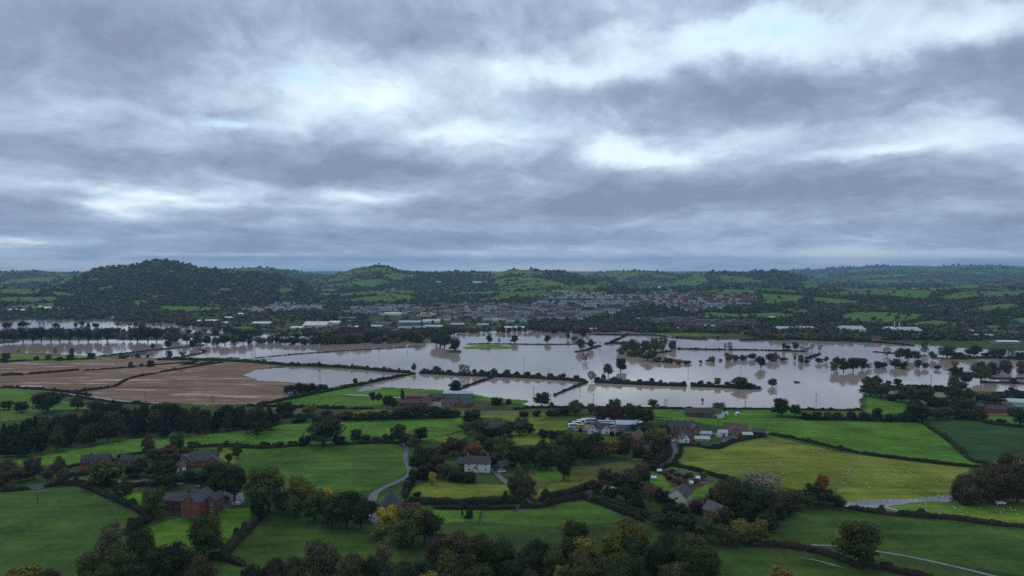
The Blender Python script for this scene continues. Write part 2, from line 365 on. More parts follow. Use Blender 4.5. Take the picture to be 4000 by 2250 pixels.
# field colours (reflectance) ; alpha: 1 = stubble
GR = {'g': (.066, .124, .022), 'G': (.080, .168, .022), 'y': (.140, .172, .028), 'Y': (.130, .176, .024), 'd': (.054, .098, .022),
      'D': (.034, .074, .024), 'o': (.098, .100, .028), 'f': (.104, .150, .034), 'F': (.085, .152, .031), 'b': (.235, .148, .098), 'r': (.12, .09, .075), 'e': (.135, .065, .035),
      'v': (.055, .055, .028), 'L': (.135, .20, .03)}
FIELDS = [
 ('y', [(-1000, 889), (0, 889), (140, 892), (250, 897), (265, 900), (200, 905), (60, 906), (-1000, 912)]),
 ('b', [(-1000, 905), (0, 910), (140, 903), (250, 899), (400, 901), (500, 903), (545, 908), (620, 912), (700, 920), (640, 930), (720, 925), (840, 970), (845, 976), (745, 1003), (650, 1015), (520, 1018), (420, 1013), (300, 1004), (200, 990), (0, 977), (-1000, 968)]),
 ('Y', [(80, 905), (200, 901), (262, 899), (270, 903), (200, 909), (100, 912)]),
 ('G', [(-1000, 978), (0, 978), (100, 985), (150, 1010), (270, 1012), (250, 1030), (0, 1030), (-1000, 1035)]),
 ('f', [(0, 1032), (90, 1030), (110, 1040), (60, 1055), (0, 1060)]),
 ('G', [(480, 903), (540, 900), (640, 902), (690, 904), (640, 910), (520, 914)]),
 ('L', [(1150, 873), (1200, 866), (1260, 867), (1295, 873), (1285, 882), (1220, 882), (1165, 880)]),
 ('G', [(660, 1014), (760, 995), (900, 972), (1000, 974), (1100, 978), (1170, 986), (1230, 998), (1330, 1005), (1330, 1018), (1280, 1012), (1100, 1000), (980, 1015), (930, 1022), (700, 1021)]),
 ('r', [(640, 1022), (760, 1026), (790, 1036), (700, 1046), (640, 1046)]),
 ('y', [(880, 1040), (920, 1030), (1010, 1030), (1180, 1034), (1300, 1034), (1390, 1040), (1290, 1052), (1180, 1048), (900, 1049)]),
 ('o', [(790, 1045), (880, 1042), (870, 1055), (790, 1060)]),
 ('G', [(-1000, 1150), (0, 1165), (150, 1140), (330, 1105), (480, 1098), (650, 1078), (700, 1070), (870, 1056), (1170, 1047), (1185, 1070), (1150, 1085), (1090, 1105), (1000, 1110), (900, 1112), (820, 1117), (620, 1122), (560, 1130), (460, 1122), (360, 1140), (170, 1168), (0, 1175), (-1000, 1180)]),
 ('Y', [(1090, 1105), (1190, 1080), (1170, 1100), (1130, 1118)]),
 ('g', [(590, 1135), (640, 1122), (760, 1117), (900, 1115), (1005, 1118), (1022, 1150), (1022, 1185), (1000, 1208), (940, 1232), (860, 1238), (760, 1240), (660, 1215), (590, 1180)]),
 ('Y', [(560, 1130), (600, 1135), (590, 1170), (545, 1150)]),
 ('y', [(1040, 1225), (1075, 1215), (1110, 1200), (1160, 1215), (1280, 1220), (1300, 1240), (1310, 1256), (1150, 1258), (1020, 1257)]),
 ('g', [(950, 1255), (985, 1240), (1018, 1218), (1025, 1225), (1015, 1262), (950, 1262)]),
 ('o', [(1330, 1180), (1440, 1175), (1540, 1165), (1640, 1145), (1640, 1165), (1560, 1185), (1500, 1215), (1400, 1245), (1340, 1255)]),
 ('y', [(1345, 1235), (1400, 1215), (1480, 1208), (1490, 1225), (1400, 1250), (1345, 1255)]),
 ('G', [(1340, 1165), (1420, 1180), (1410, 1210), (1350, 1210)]),
 ('G', [(1090, 1284), (1150, 1280), (1210, 1283), (1200, 1310), (1120, 1315), (1090, 1300)]),
 ('g', [(1212, 1283), (1300, 1275), (1440, 1262), (1470, 1260), (1590, 1300), (1540, 1315), (1440, 1325), (1300, 1320), (1212, 1312)]),
 ('Y', [(1340, 1060), (1430, 1058), (1430, 1080), (1360, 1090), (1290, 1110), (1285, 1060), (1240, 1045), (1400, 1043)]),
 ('Y', [(1290, 1100), (1380, 1098), (1385, 1115), (1300, 1120)]),
 ('G', [(1620, 1028), (2180, 1034), (2180, 975), (2200, 1000), (2310, 1010), (2300, 1035), (2180, 1046), (2000, 1048), (1800, 1052), (1700, 1052), (1620, 1045)]),
 ('G', [(1640, 1052), (1980, 1052), (2010, 1052), (2060, 1053), (2310, 1060), (2440, 1150), (2470, 1168), (2440, 1173), (2100, 1130), (1930, 1090), (1750, 1062)]),
 ('D', [(2320, 1052), (2420, 1058), (2576, 1080), (3600, 1090), (3600, 1170), (2576, 1163), (2450, 1162), (2400, 1125), (2320, 1062)]),
 ('G', [(2450, 1055), (2500, 1045), (2576, 1048), (2700, 1055), (2576, 1074), (2500, 1065)]),
 ('y', [(1705, 1125), (1800, 1125), (1900, 1100), (1940, 1097), (2120, 1140), (2440, 1176), (2410, 1240), (2420, 1250), (2200, 1262), (2140, 1272), (2000, 1230), (1890, 1210), (1760, 1180), (1700, 1160)]),
 ('L', [(2140, 1272), (2420, 1250), (2576, 1258), (3600, 1262), (3600, 1355), (2576, 1330), (2200, 1288)]),
 ('G', [(1640, 1180), (1700, 1170), (1800, 1200), (1810, 1215), (1790, 1250), (1720, 1255), (1650, 1230), (1610, 1210)]),
 ('v', [(1660, 1185), (1710, 1180), (1775, 1200), (1770, 1225), (1740, 1235), (1690, 1225)]),
 ('d', [(1910, 1300), (2000, 1280), (2130, 1285), (2576, 1338), (3600, 1370), (3600, 1480), (2576, 1449), (2250, 1390), (2000, 1368), (1900, 1370)]),
 ('d', [(1810, 1385), (1900, 1378), (2040, 1385), (2150, 1415), (2300, 1449), (2300, 1600), (1780, 1600), (1790, 1430)]),
 ('G', [(350, 1335), (420, 1310), (560, 1280), (650, 1275), (655, 1290), (620, 1330), (560, 1370), (500, 1375), (420, 1385), (350, 1360)]),
 ('G', [(250, 1235), (380, 1240), (370, 1290), (300, 1255)]),
 ('Y', [(60, 1238), (200, 1228), (260, 1245), (150, 1260), (40, 1250)]),
 ('d', [(-1000, 1230), (60, 1232), (200, 1224), (350, 1300), (370, 1310), (300, 1345), (230, 1390), (200, 1449), (200, 1600), (-1000, 1600)]),
 ('d', [(560, 1400), (600, 1360), (670, 1290), (760, 1295), (850, 1325), (950, 1360), (1000, 1385), (1010, 1449), (1010, 1600), (560, 1600)]),
 # beyond the flood
 ('F', [(60, 792), (230, 790), (225, 797), (60, 798)]), ('F', [(380, 774), (400, 768), (556, 772), (556, 783), (480, 787), (400, 783)]),
 ('f', [(0, 776), (30, 768), (140, 760), (135, 776), (90, 779), (0, 779)]), ('F', [(0, 746), (140, 746), (145, 758), (70, 762), (0, 762)]),
 ('F', [(0, 728), (50, 726), (105, 726), (95, 744), (0, 742)]), ('F', [(115, 730), (190, 738), (190, 748), (140, 745)]), ('F', [(0, 706), (40, 706), (40, 716), (0, 716)]),
 ('F', [(148, 690), (195, 685), (190, 694), (150, 698)]), ('F', [(205, 705), (245, 698), (245, 708), (210, 709)]), ('f', [(265, 758), (305, 752), (300, 762), (280, 768)]),
 ('F', [(250, 722), (265, 721), (300, 712), (310, 715), (270, 728), (252, 732)]), ('f', [(375, 745), (415, 740), (410, 748), (385, 752)]), ('F', [(335, 755), (365, 753), (370, 762), (345, 775), (332, 765)]),
 ('f', [(418, 680), (440, 678), (438, 686), (420, 685)]), ('F', [(705, 744), (722, 743), (720, 753), (706, 751)]), ('F', [(970, 736), (1000, 738), (1036, 743), (1033, 757), (1000, 755), (985, 746)]),
 ('F', [(885, 686), (900, 678), (930, 680), (935, 686), (905, 692)]), ('e', [(880, 694), (900, 688), (945, 682), (935, 692), (900, 697)]),
 ('F', [(810, 708), (860, 695), (900, 695), (870, 705), (830, 712)]), ('F', [(960, 692), (1000, 686), (1028, 690), (1020, 704), (990, 706)]), ('F', [(880, 708), (960, 700), (990, 712), (930, 724), (900, 722)]),
 ('f', [(1108, 734), (1140, 731), (1142, 737), (1120, 740)]), ('F', [(1143, 740), (1170, 733), (1200, 735), (1180, 742), (1150, 746)]), ('F', [(1074, 765), (1092, 763), (1090, 770), (1075, 770)]),
 ('F', [(1308, 694), (1350, 689), (1355, 692), (1340, 697), (1312, 699)]), ('F', [(1265, 708), (1300, 704), (1320, 710), (1280, 716)]), ('e', [(1365, 690), (1403, 694), (1400, 697), (1370, 696)]),
 ('F', [(1415, 722), (1470, 715), (1515, 718), (1510, 727), (1440, 731)]), ('F', [(1310, 722), (1360, 718), (1400, 722), (1330, 728)]), ('F', [(1255, 720), (1300, 718), (1298, 724), (1260, 725)]),
 ('f', [(1550, 740), (1640, 738), (1640, 744), (1560, 745)]), ('F', [(1775, 733), (1800, 727), (1900, 729), (1912, 741), (1860, 741), (1775, 740)]),
 ('F', [(1915, 738), (2030, 744), (2010, 762), (1920, 766)]), ('F', [(2045, 746), (2175, 757), (2150, 765), (2080, 765), (2040, 758)]), ('F', [(1750, 790), (1790, 784), (1850, 790), (1950, 785), (2020, 792), (1970, 803), (1760, 803)]),
 ('F', [(1950, 774), (2040, 778), (2040, 790), (2000, 790)]), ('F', [(2075, 805), (2150, 784), (2180, 783), (2280, 787), (2350, 792), (2280, 812), (2230, 817), (2150, 812)]),
 ('f', [(2260, 817), (2350, 805), (2410, 812), (2420, 822), (2340, 826)]), ('F', [(2230, 730), (2330, 728), (2350, 735), (2330, 755), (2240, 748)]), ('F', [(2350, 748), (2410, 735), (2450, 732), (2700, 730), (2576, 745), (2480, 750), (2380, 757)]),
 ('F', [(2325, 768), (2370, 762), (2370, 770), (2340, 776)]), ('f', [(2410, 785), (2480, 768), (2540, 763), (2570, 770), (2540, 780), (2450, 788)]), ('F', [(2530, 805), (2576, 798), (2700, 800), (2640, 825), (2560, 820)]),
 ('F', [(2470, 818), (2520, 817), (2530, 838), (2500, 842)]), ('F', [(1600, 842), (1620, 836), (1780, 838), (1840, 847), (1830, 852), (1780, 852), (1680, 848)]), ('L', [(1690, 841), (1830, 846), (1800, 851), (1700, 847)]),
 ('F', [(1840, 850), (1920, 849), (1985, 853), (1960, 857), (1900, 858)]), ('F', [(1570, 840), (1650, 836), (1665, 841), (1590, 845)]), ('e', [(1480, 834), (1560, 836), (1560, 841), (1490, 840)]),
 ('F', [(1840, 830), (1900, 830), (1895, 840), (1850, 838)]), ('F', [(2400, 715), (2470, 715), (2460, 727), (2400, 727)]), ('e', [(2475, 712), (2550, 712), (2545, 720), (2480, 720)]), ('F', [(2000, 708), (2100, 706), (2110, 712), (2020, 714)]),
 ('F', [(540, 826), (620, 820), (690, 828), (690, 834), (560, 834)]), ('F', [(500, 762), (520, 770), (555, 772), (555, 766)]),
]
CA = np.zeros(GX.shape + (4,))
gn = fbm(GX / 60, GY / 60, 31, 3)
CA[..., 0] = .034 + .02 * gn; CA[..., 1] = .060 + .03 * gn; CA[..., 2] = .022
CA[..., 3] = 0
# patchwork of small fields on the far hills
def worley(x, y, sc, s):
    gx, gy = x / sc, y / (sc * 1.15)
    ix, iy = np.floor(gx), np.floor(gy)
    f1 = np.full(x.shape, 9.); f2 = np.full(x.shape, 9.); idc = np.zeros(x.shape)
    for a in (-1, 0, 1):
        for b in (-1, 0, 1):
            cx, cy = ix + a, iy + b
            px = cx + hashn(cx, cy, s); py = cy + hashn(cx, cy, s + 9)
            d = np.maximum(np.abs(px - gx), np.abs(py - gy)) * .75 + np.hypot(px - gx, py - gy) * .25; h = hashn(cx, cy, s + 31)
            cl = d < f1
            f2 = np.where(cl, f1, np.minimum(f2, d)); f1 = np.where(cl, d, f1); idc = np.where(cl, h, idc)
    return f2 - f1, idc
far = GD > 2300
edge, cid = worley(GX + 60 * vnoise(GX / 300, GY / 300, 1), GY, 210, 3)
wood_n = fbm(GX / 700, GY / 700, 77, 3)
def patch_open(u, d):
    """how open the farmland is along each part of the far hills"""
    o = np.interp(u, [-460, 0, 150, 260, 700, 780, 830, 1030, 1060, 1200, 1260, 1500, 1720, 1780, 2000, 2080, 2576, 3000],
                     [.55, .5, .42, .08, .05, .3, .72, .72, .45, .25, .55, .58, .5, .18, .25, .45, .42, .42])
    return o
opn = patch_open(PU, GD)
isfield = far & (cid < opn) & (wood_n < .64)
pc = np.stack([.058 + .06 * ((cid * 7.3) % 1), .125 + .05 * ((cid * 3.7) % 1), .028 + 0 * cid], -1)
CA[..., :3] = np.where(isfield[..., None], pc, CA[..., :3])
FM = isfield.copy()       # where a field is open: no trees
traced = np.zeros(GX.shape, bool)
for k, P in FIELDS:
    m = inpoly(PU, PV, P)
    if np.array(P)[:, 1].mean() < 860: m &= (GD > 1200) & (GD < 5200)
    elif np.array(P)[:, 1].mean() < 1290: m &= GD < 1250
    CA[m, :3] = GR[k]; CA[m, 3] = 1.0 if k == 'b' else (.5 if k == 'r' else 0)
    FM |= m; traced |= m
bank = (HT < 1.2) & ~WM & (GD < 1750) & ~traced & (GD > 560)
CA[bank, :3] = (.060, .075, .028)
CA[WM, :3] = (.12, .085, .05)

def mat(name, c=(.5, .5, .5), rough=.7, metal=0.0, spec=.4):
    m = bpy.data.materials.new(name); m.use_nodes = True
    N = NT(m.node_tree); b = m.node_tree.nodes['Principled BSDF']
    b.inputs['Base Color'].default_value = (*c, 1); b.inputs['Roughness'].default_value = rough
    b.inputs['Metallic'].default_value = metal; b.inputs['Specular IOR Level'].default_value = spec
    return m, N, b
def mottled(name, c, c2, scale, rough=.8, spec=.3, bump=0.0, detail=5):
    m, N, b = mat(name, c, rough, 0, spec)
    g = N.n('ShaderNodeTexCoord').outputs['Object']
    f = N.noise(g, scale, detail, .65)
    f2 = N.noise(g, scale * 7, 2, .6)
    f = N.math('MULTIPLY_ADD', N.math('SUBTRACT', f2, .5), .5, f)
    N.link(N.ramp(f, [(.32, c), (.68, c2)]), b.inputs['Base Color'])
    if bump:
        bp = N.n('ShaderNodeBump'); bp.inputs['Strength'].default_value = bump; N.link(f, bp.inputs['Height']); N.link(bp.outputs[0], b.inputs['Normal'])
    return m

mg, N, b = mat("pasture_and_stubble", rough=.95, spec=.03)
att = N.n('ShaderNodeAttribute', attribute_name='col')
pos = N.n('ShaderNodeNewGeometry').outputs['Position']
n1 = N.noise(pos, .035, 5, .6); n2 = N.noise(pos, .35, 4, .7); n3 = N.noise(pos, 2.2, 2, .7)
fac = N.math('ADD', N.math('MULTIPLY', n1, .9), N.math('ADD', N.math('MULTIPLY', n2, .55), N.math('MULTIPLY', n3, .35)))
fac = N.math('MULTIPLY_ADD', N.math('SUBTRACT', fac, .9), 1.9, 1.0)
yel = N.mix(N.math('SUBTRACT', N.noise(pos, .013, 5, .65), .44, None, True), (1, 1, 1, 1), (2.0, 1.3, 1.0, 1))
gc = N.mix(1.0, att.outputs['Color'], yel, 'MULTIPLY')
mpl = N.n('ShaderNodeMapping'); N.link(pos, mpl.inputs['Vector']); mpl.inputs['Rotation'].default_value = (0, 0, R(24)); mpl.inputs['Scale'].default_value = (.010, .16, 1)
lines = N.noise(mpl.outputs[0], 1.0, 3, .6, .3)
gc = N.mix(1.0, gc, N.ramp(lines, [(.36, (.80, .82, .80)), (.5, (1, 1, 1)), (.64, (1.22, 1.14, 1.05))]), 'MULTIPLY')
worn = N.ramp(N.noise(pos, .028, 6, .72), [(.63, (0, 0, 0)), (.72, (.7, .7, .7))])
gc = N.mix(worn, gc, (.085, .080, .035, 1))
gv = N.n('ShaderNodeVectorMath', operation='SCALE'); N.link(gc, gv.inputs[0]); N.link(fac, gv.inputs['Scale'])
# stubble: drilled lines and standing wet
mp = N.n('ShaderNodeMapping'); N.link(pos, mp.inputs['Vector']); mp.inputs['Rotation'].default_value = (0, 0, R(8)); mp.inputs['Scale'].default_value = (.006, .13, 1)
ln = N.noise(mp.outputs[0], 1.0, 6, .75)
mp2 = N.n('ShaderNodeMapping'); N.link(pos, mp2.inputs['Vector']); mp2.inputs['Rotation'].default_value = (0, 0, R(14)); mp2.inputs['Scale'].default_value = (.012, .10, 1)
wet = N.noise(mp2.outputs[0], 1.0, 5, .7, .6)
big_ = N.noise(pos, .02, 4, .6)
stub = N.ramp(N.math('MULTIPLY_ADD', N.math('SUBTRACT', big_, .5), .5, ln), [(.28, (.50, .44, .38)), (.5, (.92, .88, .84)), (.72, (1.3, 1.28, 1.3))])
sc = N.mix(1.0, att.outputs['Color'], stub, 'MULTIPLY')
alpha = att.outputs['Alpha']
allc = N.mix(alpha, gv.outputs[0], sc)
N.link(allc, b.inputs['Base Color'])
wf = N.math('MULTIPLY', N.ramp(wet, [(.56, (0, 0, 0)), (.65, (1, 1, 1))]), alpha)
N.link(N.math('MULTIPLY_ADD', wf, -.72, .9), b.inputs['Roughness'])
N.link(N.math('MULTIPLY_ADD', wf, .9, .03), b.inputs['Specular IOR Level'])
bp = N.n('ShaderNodeBump'); bp.inputs['Strength'].default_value = .35; bp.inputs['Distance'].default_value = .4
N.link(n3, bp.inputs['Height']); N.link(bp.outputs[0], b.inputs['Normal'])
MG = mg

idx = np.arange(NR * NCc).reshape(NR, NCc)
fq = np.stack([idx[:-1, :-1], idx[:-1, 1:], idx[1:, 1:], idx[1:, :-1]], -1).reshape(-1, 4)
land = obj('land', mesh_np('land', np.stack([GX, GY, HT], -1).reshape(-1, 3), fq, MG, cols=CA.reshape(-1, 4), smooth=True))
tag(land, kind='structure')

# flood water
mw, N, b = mat("muddy_flood_water", (.25, .185, .135), .06, 0, .5)
b.inputs['IOR'].default_value = 1.36
pos = N.n('ShaderNodeNewGeometry').outputs['Position']
mpw = N.n('ShaderNodeMapping'); N.link(pos, mpw.inputs['Vector']); mpw.inputs['Scale'].default_value = (.05, .012, 1)
big = N.noise(mpw.outputs[0], 1.0, 4, .6)
N.link(N.ramp(big, [(.3, (.335, .262, .23)), (.7, (.405, .305, .235))]), b.inputs['Base Color'])
rp = N.noise(pos, .9, 3, .6)
bp = N.n('ShaderNodeBump'); bp.inputs['Distance'].default_value = .05
N.link(rp, bp.inputs['Height']); N.link(N.math('MULTIPLY', N.ramp(big, [(.35, (0, 0, 0)), (.65, (1, 1, 1))]), .35), bp.inputs['Strength'])
N.link(bp.outputs[0], b.inputs['Normal'])
N.link(N.math('MULTIPLY_ADD', big, .10, .02), b.inputs['Roughness'])
MW = mw
wm = MB(); wm.add([(-2600, 380, 0), (2600, 380, 0), (2600, 1900, 0), (-2600, 1900, 0)], [(0, 1, 2, 3)])
tag(wm.build('flood_water', MW), kind='structure')
gm = MB(); gm.add([(-18500, -250, -3.5), (18500, -250, -3.5), (18500, 22600, -3.5), (-18500, 22600, -3.5)], [(0, 1, 2, 3)])
tag(gm.build('ground', mottled('outlying_grass', (.050, .092, .022), (.080, .135, .026), .01, .95, .03)), kind='structure')

# ------------------------------------------------------------------ vegetation
def leafmat(name, use_attr):
    m, N, b = mat(name, (.05, .08, .03), .8, 0, .06)
    if use_attr: c = N.n('ShaderNodeAttribute', attribute_name='col').outputs['Color']
    else: c = N.n('ShaderNodeObjectInfo').outputs['Color']
    rnd = N.n('ShaderNodeNewGeometry').outputs['Random Per Island']
    pos = N.n('ShaderNodeTexCoord').outputs['Object']
    cl = N.noise(pos, 7.0 if not use_attr else .12, 2, .5)
    f = N.math('MULTIPLY_ADD', rnd, .9, N.math('MULTIPLY_ADD', cl, 1.1, .02))
    v = N.n('ShaderNodeVectorMath', operation='SCALE'); N.link(c, v.inputs[0]); N.link(f, v.inputs['Scale'])
    warm = N.mix(N.math('MULTIPLY', cl, .5), v.outputs[0], N.vmath('MULTIPLY', v.outputs[0], (1.5, 1.05, .7)))
    N.link(warm, b.inputs['Base Color'])
    b.inputs['Transmission Weight'].default_value = 0
    return m
ML, MLA = leafmat("leaves", False), leafmat("leaf_mass", True)
MBARK = mottled("bark", (.045, .036, .028), (.085, .07, .055), 3.0, .9)
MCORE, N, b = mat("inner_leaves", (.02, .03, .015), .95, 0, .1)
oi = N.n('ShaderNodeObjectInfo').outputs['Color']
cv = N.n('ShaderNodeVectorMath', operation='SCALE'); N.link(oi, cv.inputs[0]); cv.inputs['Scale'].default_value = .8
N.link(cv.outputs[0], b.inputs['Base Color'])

ICO = None
def icosa():
    global ICO
    if ICO is None:
        t = (1 + 5 ** .5) / 2
        v = np.array([(-1, t, 0), (1, t, 0), (-1, -t, 0), (1, -t, 0), (0, -1, t), (0, 1, t), (0, -1, -t), (0, 1, -t), (t, 0, -1), (t, 0, 1), (-t, 0, -1), (-t, 0, 1)], float)
        v /= np.linalg.norm(v[0])
        f = np.array([(0, 11, 5), (0, 5, 1), (0, 1, 7), (0, 7, 10), (0, 10, 11), (1, 5, 9), (5, 11, 4), (11, 10, 2), (10, 7, 6), (7, 1, 8), (3, 9, 4), (3, 4, 2), (3, 2, 6), (3, 6, 8), (3, 8, 9), (4, 9, 5), (2, 4, 11), (6, 2, 10), (8, 6, 7), (9, 8, 1)])
        ICO = (v, f)
    return ICO
def cards(P, Nn, size, g):
    """small bent leaf clumps: P centres, Nn outward directions"""
    n = len(P)
    d = Nn + g.normal(0, .55, (n, 3)); d /= np.linalg.norm(d, axis=1)[:, None] + 1e-9
    a = np.cross(d, g.normal(0, 1, (n, 3))); a /= np.linalg.norm(a, axis=1)[:, None] + 1e-9
    b = np.cross(d, a)
    s = (size * g.uniform(.6, 1.35, n))[:, None]
    w = g.uniform(.55, 1.0, n)[:, None]
    V = np.stack([P - a * s, P - b * s * w + d * s * .25, P + a * s, P + b * s * w - d * s * .1], 1).reshape(-1, 3)
    return V, np.arange(4 * n).reshape(-1, 4)
def lobes(kind, g):
    L = []
    if kind == 'oak':
        for k in range(19):
            t = g.uniform(0, 2 * math.pi); r = g.uniform(.12, .33); z = g.uniform(.24, .80)
            r *= math.sqrt(max(.1, 1 - ((z - .46) / .46) ** 2))
            L.append((r * math.cos(t), r * math.sin(t), z, g.uniform(.13, .21), g.uniform(.10, .17)))
        L.append((0, 0, .52, .28, .34))
    elif kind == 'round':
        for k in range(12):
            t = g.uniform(0, 2 * math.pi); z = g.uniform(.25, .82); r = .24 * math.sqrt(max(.05, 1 - ((z - .5) / .42) ** 2))
            L.append((r * math.cos(t), r * math.sin(t), z, g.uniform(.15, .2), g.uniform(.14, .19)))
        L.append((0, 0, .5, .3, .36))
    elif kind == 'bush':
        for k in range(12):
            t = g.uniform(0, 2 * math.pi); z = g.uniform(.12, .72); r = .33 * math.sqrt(max(.05, 1 - (z / .95) ** 2)) * g.uniform(.5, 1.1)
            L.append((r * math.cos(t), r * math.sin(t), z, g.uniform(.14, .22), g.uniform(.18, .28)))
        L.append((0, 0, .35, .36, .45))
    elif kind == 'tall':
        for k in range(12):
            t = g.uniform(0, 2 * math.pi); z = .12 + .75 * k / 11; r = .22 * math.sqrt(max(.05, 1 - ((z - .42) / .6) ** 2))
            L.append((r * math.cos(t), r * math.sin(t), z, g.uniform(.14, .2) * (1.15 - .5 * z), g.uniform(.13, .2)))
        L.append((0, 0, .45, .22, .4))
    elif kind == 'pine':
        for k in range(16):
            z = .16 + .80 * (k / 15); t = g.uniform(0, 2 * math.pi); r = .20 * (1.02 - z) + .01
            L.append((r * math.cos(t), r * math.sin(t), z, .26 * (1.06 - z) + .03, .075))
            L.append((0, 0, z, .24 * (1.08 - z) + .02, .06))
    elif kind == 'scots':
        for k in range(9):
            t = g.uniform(0, 2 * math.pi); r = g.uniform(.1, .3); z = g.uniform(.58, .9)
            L.append((r * math.cos(t), r * math.sin(t), z, g.uniform(.14, .2), g.uniform(.06, .1)))
    return np.array(L)
def crown_mesh(kind, seed, n, leaf, core=True):
    g = np.random.default_rng(seed); L = lobes(kind, g)
    area = L[:, 3] * (L[:, 3] + L[:, 4]); k = g.choice(len(L), n, p=area / area.sum())
    d = g.normal(0, 1, (n, 3)); d /= np.linalg.norm(d, axis=1)[:, None]
    sc_ = np.stack([L[k, 3], L[k, 3], L[k, 4]], 1)
    P = L[k, :3] + d * sc_ * g.uniform(.86, 1.10, n)[:, None]
    # drop leaves deep inside other lobes
    ins = np.zeros(n, bool)
    for l in L:
        q = ((P[:, 0] - l[0]) ** 2 + (P[:, 1] - l[1]) ** 2) / l[3] ** 2 + (P[:, 2] - l[2]) ** 2 / l[4] ** 2
        ins |= q < .6
    P, d = P[~ins], d[~ins]
    r_ = np.quantile(np.hypot(P[:, 0], P[:, 1]), .985); t_ = np.quantile(P[:, 2], .995)
    fx, fz = .49 / r_, .985 / t_
    P = P * (fx, fx, fz); L = L * (fx, fx, fz, fx, fz)
    P[:, 2] = np.maximum(P[:, 2], .03)
    out = P - np.array([0, 0, .5]); out /= np.linalg.norm(out, axis=1)[:, None] + 1e-6
    V, Fc = cards(P, d * .7 + out * .5, leaf, g)
    faces = [Fc]; mi = [0] * len(Fc)
    if core:
        v0, f0 = icosa(); VV = [V]; tri = []
        b0 = len(V)
        for l in L:
            w = v0 * np.array([l[3], l[3], l[4]]) * .80 * g.uniform(.85, 1.0, (12, 1)) + l[:3]
            VV.append(w); tri.append(f0 + b0); b0 += 12
        V = np.concatenate(VV); tri = np.concatenate(tri); faces.append(tri); mi += [1] * len(tri)
    return mesh_np('crown', V, faces, [ML, MCORE], mi)
def trunk_mesh(kind, seed, limbs=True):
    g = np.random.default_rng(seed); m = MB()
    top = {'oak': .45, 'round': .4, 'bush': .2, 'tall': .4, 'pine': .6, 'scots': .7, 'bare': .42}[kind]
    r = {'oak': .035, 'round': .025, 'bush': .02, 'tall': .02, 'pine': .02, 'scots': .018, 'bare': .018}[kind]
    m.tube((0, 0, -.04), (0, 0, .07), r * 1.5, r, 7); m.tube((0, 0, .07), (.01, .01, top), r, r * .6, 7)
    if limbs:
        for k in range(6):
            t = g.uniform(0, 6.28); z = g.uniform(top * .5, top)
            m.tube((0, 0, z), (.26 * math.cos(t), .26 * math.sin(t), z + g.uniform(.15, .3)), r * .5, r * .2, 5)
    return m.mesh('trunk', MBARK)
def bare_mesh(seed, n=240):
    """crown of bare upward twigs"""
    g = np.random.default_rng(seed); m = MB()
    for k in range(54):
        t = g.uniform(0, 6.28); r = g.uniform(.02, .12)
        p0 = np.array([r * .3 * math.cos(t), r * .3 * math.sin(t), g.uniform(.12, .4)]); q = g.uniform(.12, .34)
        p1 = np.array([q * math.cos(t), q * math.sin(t), g.uniform(.6, .95)])
        m.tube(p0, p1, .008, .003, 3)
        for j in range(12):
            a = p0 + (p1 - p0) * g.uniform(.35, 1); m.tube(a, a + np.array([g.normal(0, .06), g.normal(0, .06), g.uniform(.04, .14)]), .0035, .002, 3)
    return m.mesh('crown', ML)
LIB = {}
def lib(kind, lod, var):
    k = (kind, lod, var)
    if k not in LIB:
        n, lf = {2: (4200, .021), 1: (1500, .033), 0: (420, .055)}[lod]
        if kind == 'bare': c = bare_mesh(var + 5)
        elif kind == 'thin': c = crown_mesh('oak', 400 + var, int(n * 1.2), lf, False)
        else: c = crown_mesh(kind, 100 + var * 7 + len(kind), n, lf)
        LIB[k] = (c, trunk_mesh('oak' if kind == 'thin' else kind, var, lod > 0))
    return LIB[k]
KIND = {  # code: (shape, colour, names)
 'o': ('oak', (.032, .046, .017), 'oak_tree', 'dark green spreading tree'), 'g': ('oak', (.056, .078, .022), 'leafy_tree', 'mid green leafy tree'),
 'y': ('oak', (.135, .135, .028), 'leafy_tree', 'yellowing green tree'), 'Y': ('round', (.38, .33, .045), 'leafy_tree', 'bright yellow autumn tree'),
 'b': ('oak', (.066, .062, .030), 'leafy_tree', 'brownish autumn tree'), 'R': ('round', (.13, .075, .035), 'leafy_tree', 'russet brown rounded tree'),
 'r': ('round', (.28, .115, .03), 'maple_tree', 'orange autumn tree'), 'M': ('tall', (.085, .050, .046), 'beech_tree', 'purple brown tree'),
 'p': ('scots', (.026, .042, .022), 'pine_tree', 'tall dark pine with high crown'), 'c': ('pine', (.016, .027, .013), 'conifer_tree', 'dark pointed conifer'),
 'w': ('thin', (.19, .185, .155), 'willow_tree', 'pale bare-twigged willow'), 't': ('bare', (.17, .12, .09), 'bare_tree', 'bare twiggy tree'),
 'l': ('tall', (.085, .065, .04), 'poplar_tree', 'slim upright poplar'), 'k': ('bush', (.028, .037, .015), 'bush', 'dark rounded bush'),
 'B': ('bush', (.098, .080, .042), 'bush', 'brown green scrubby bush'), 'W': ('tall', (.13, .13, .075), 'willow_tree', 'pale grey green willow'),
 'n': ('thin', (.05, .065, .03), 'leafy_tree', 'thin-leaved tree'), 'P': ('bush', (.05, .022, .025), 'bush', 'dark purple bush'), 'K': ('bush', (.035, .065, .022), 'bush', 'green rounded bush')}
TREES = []
PLACES = []   # (u, v, radius, phrase)
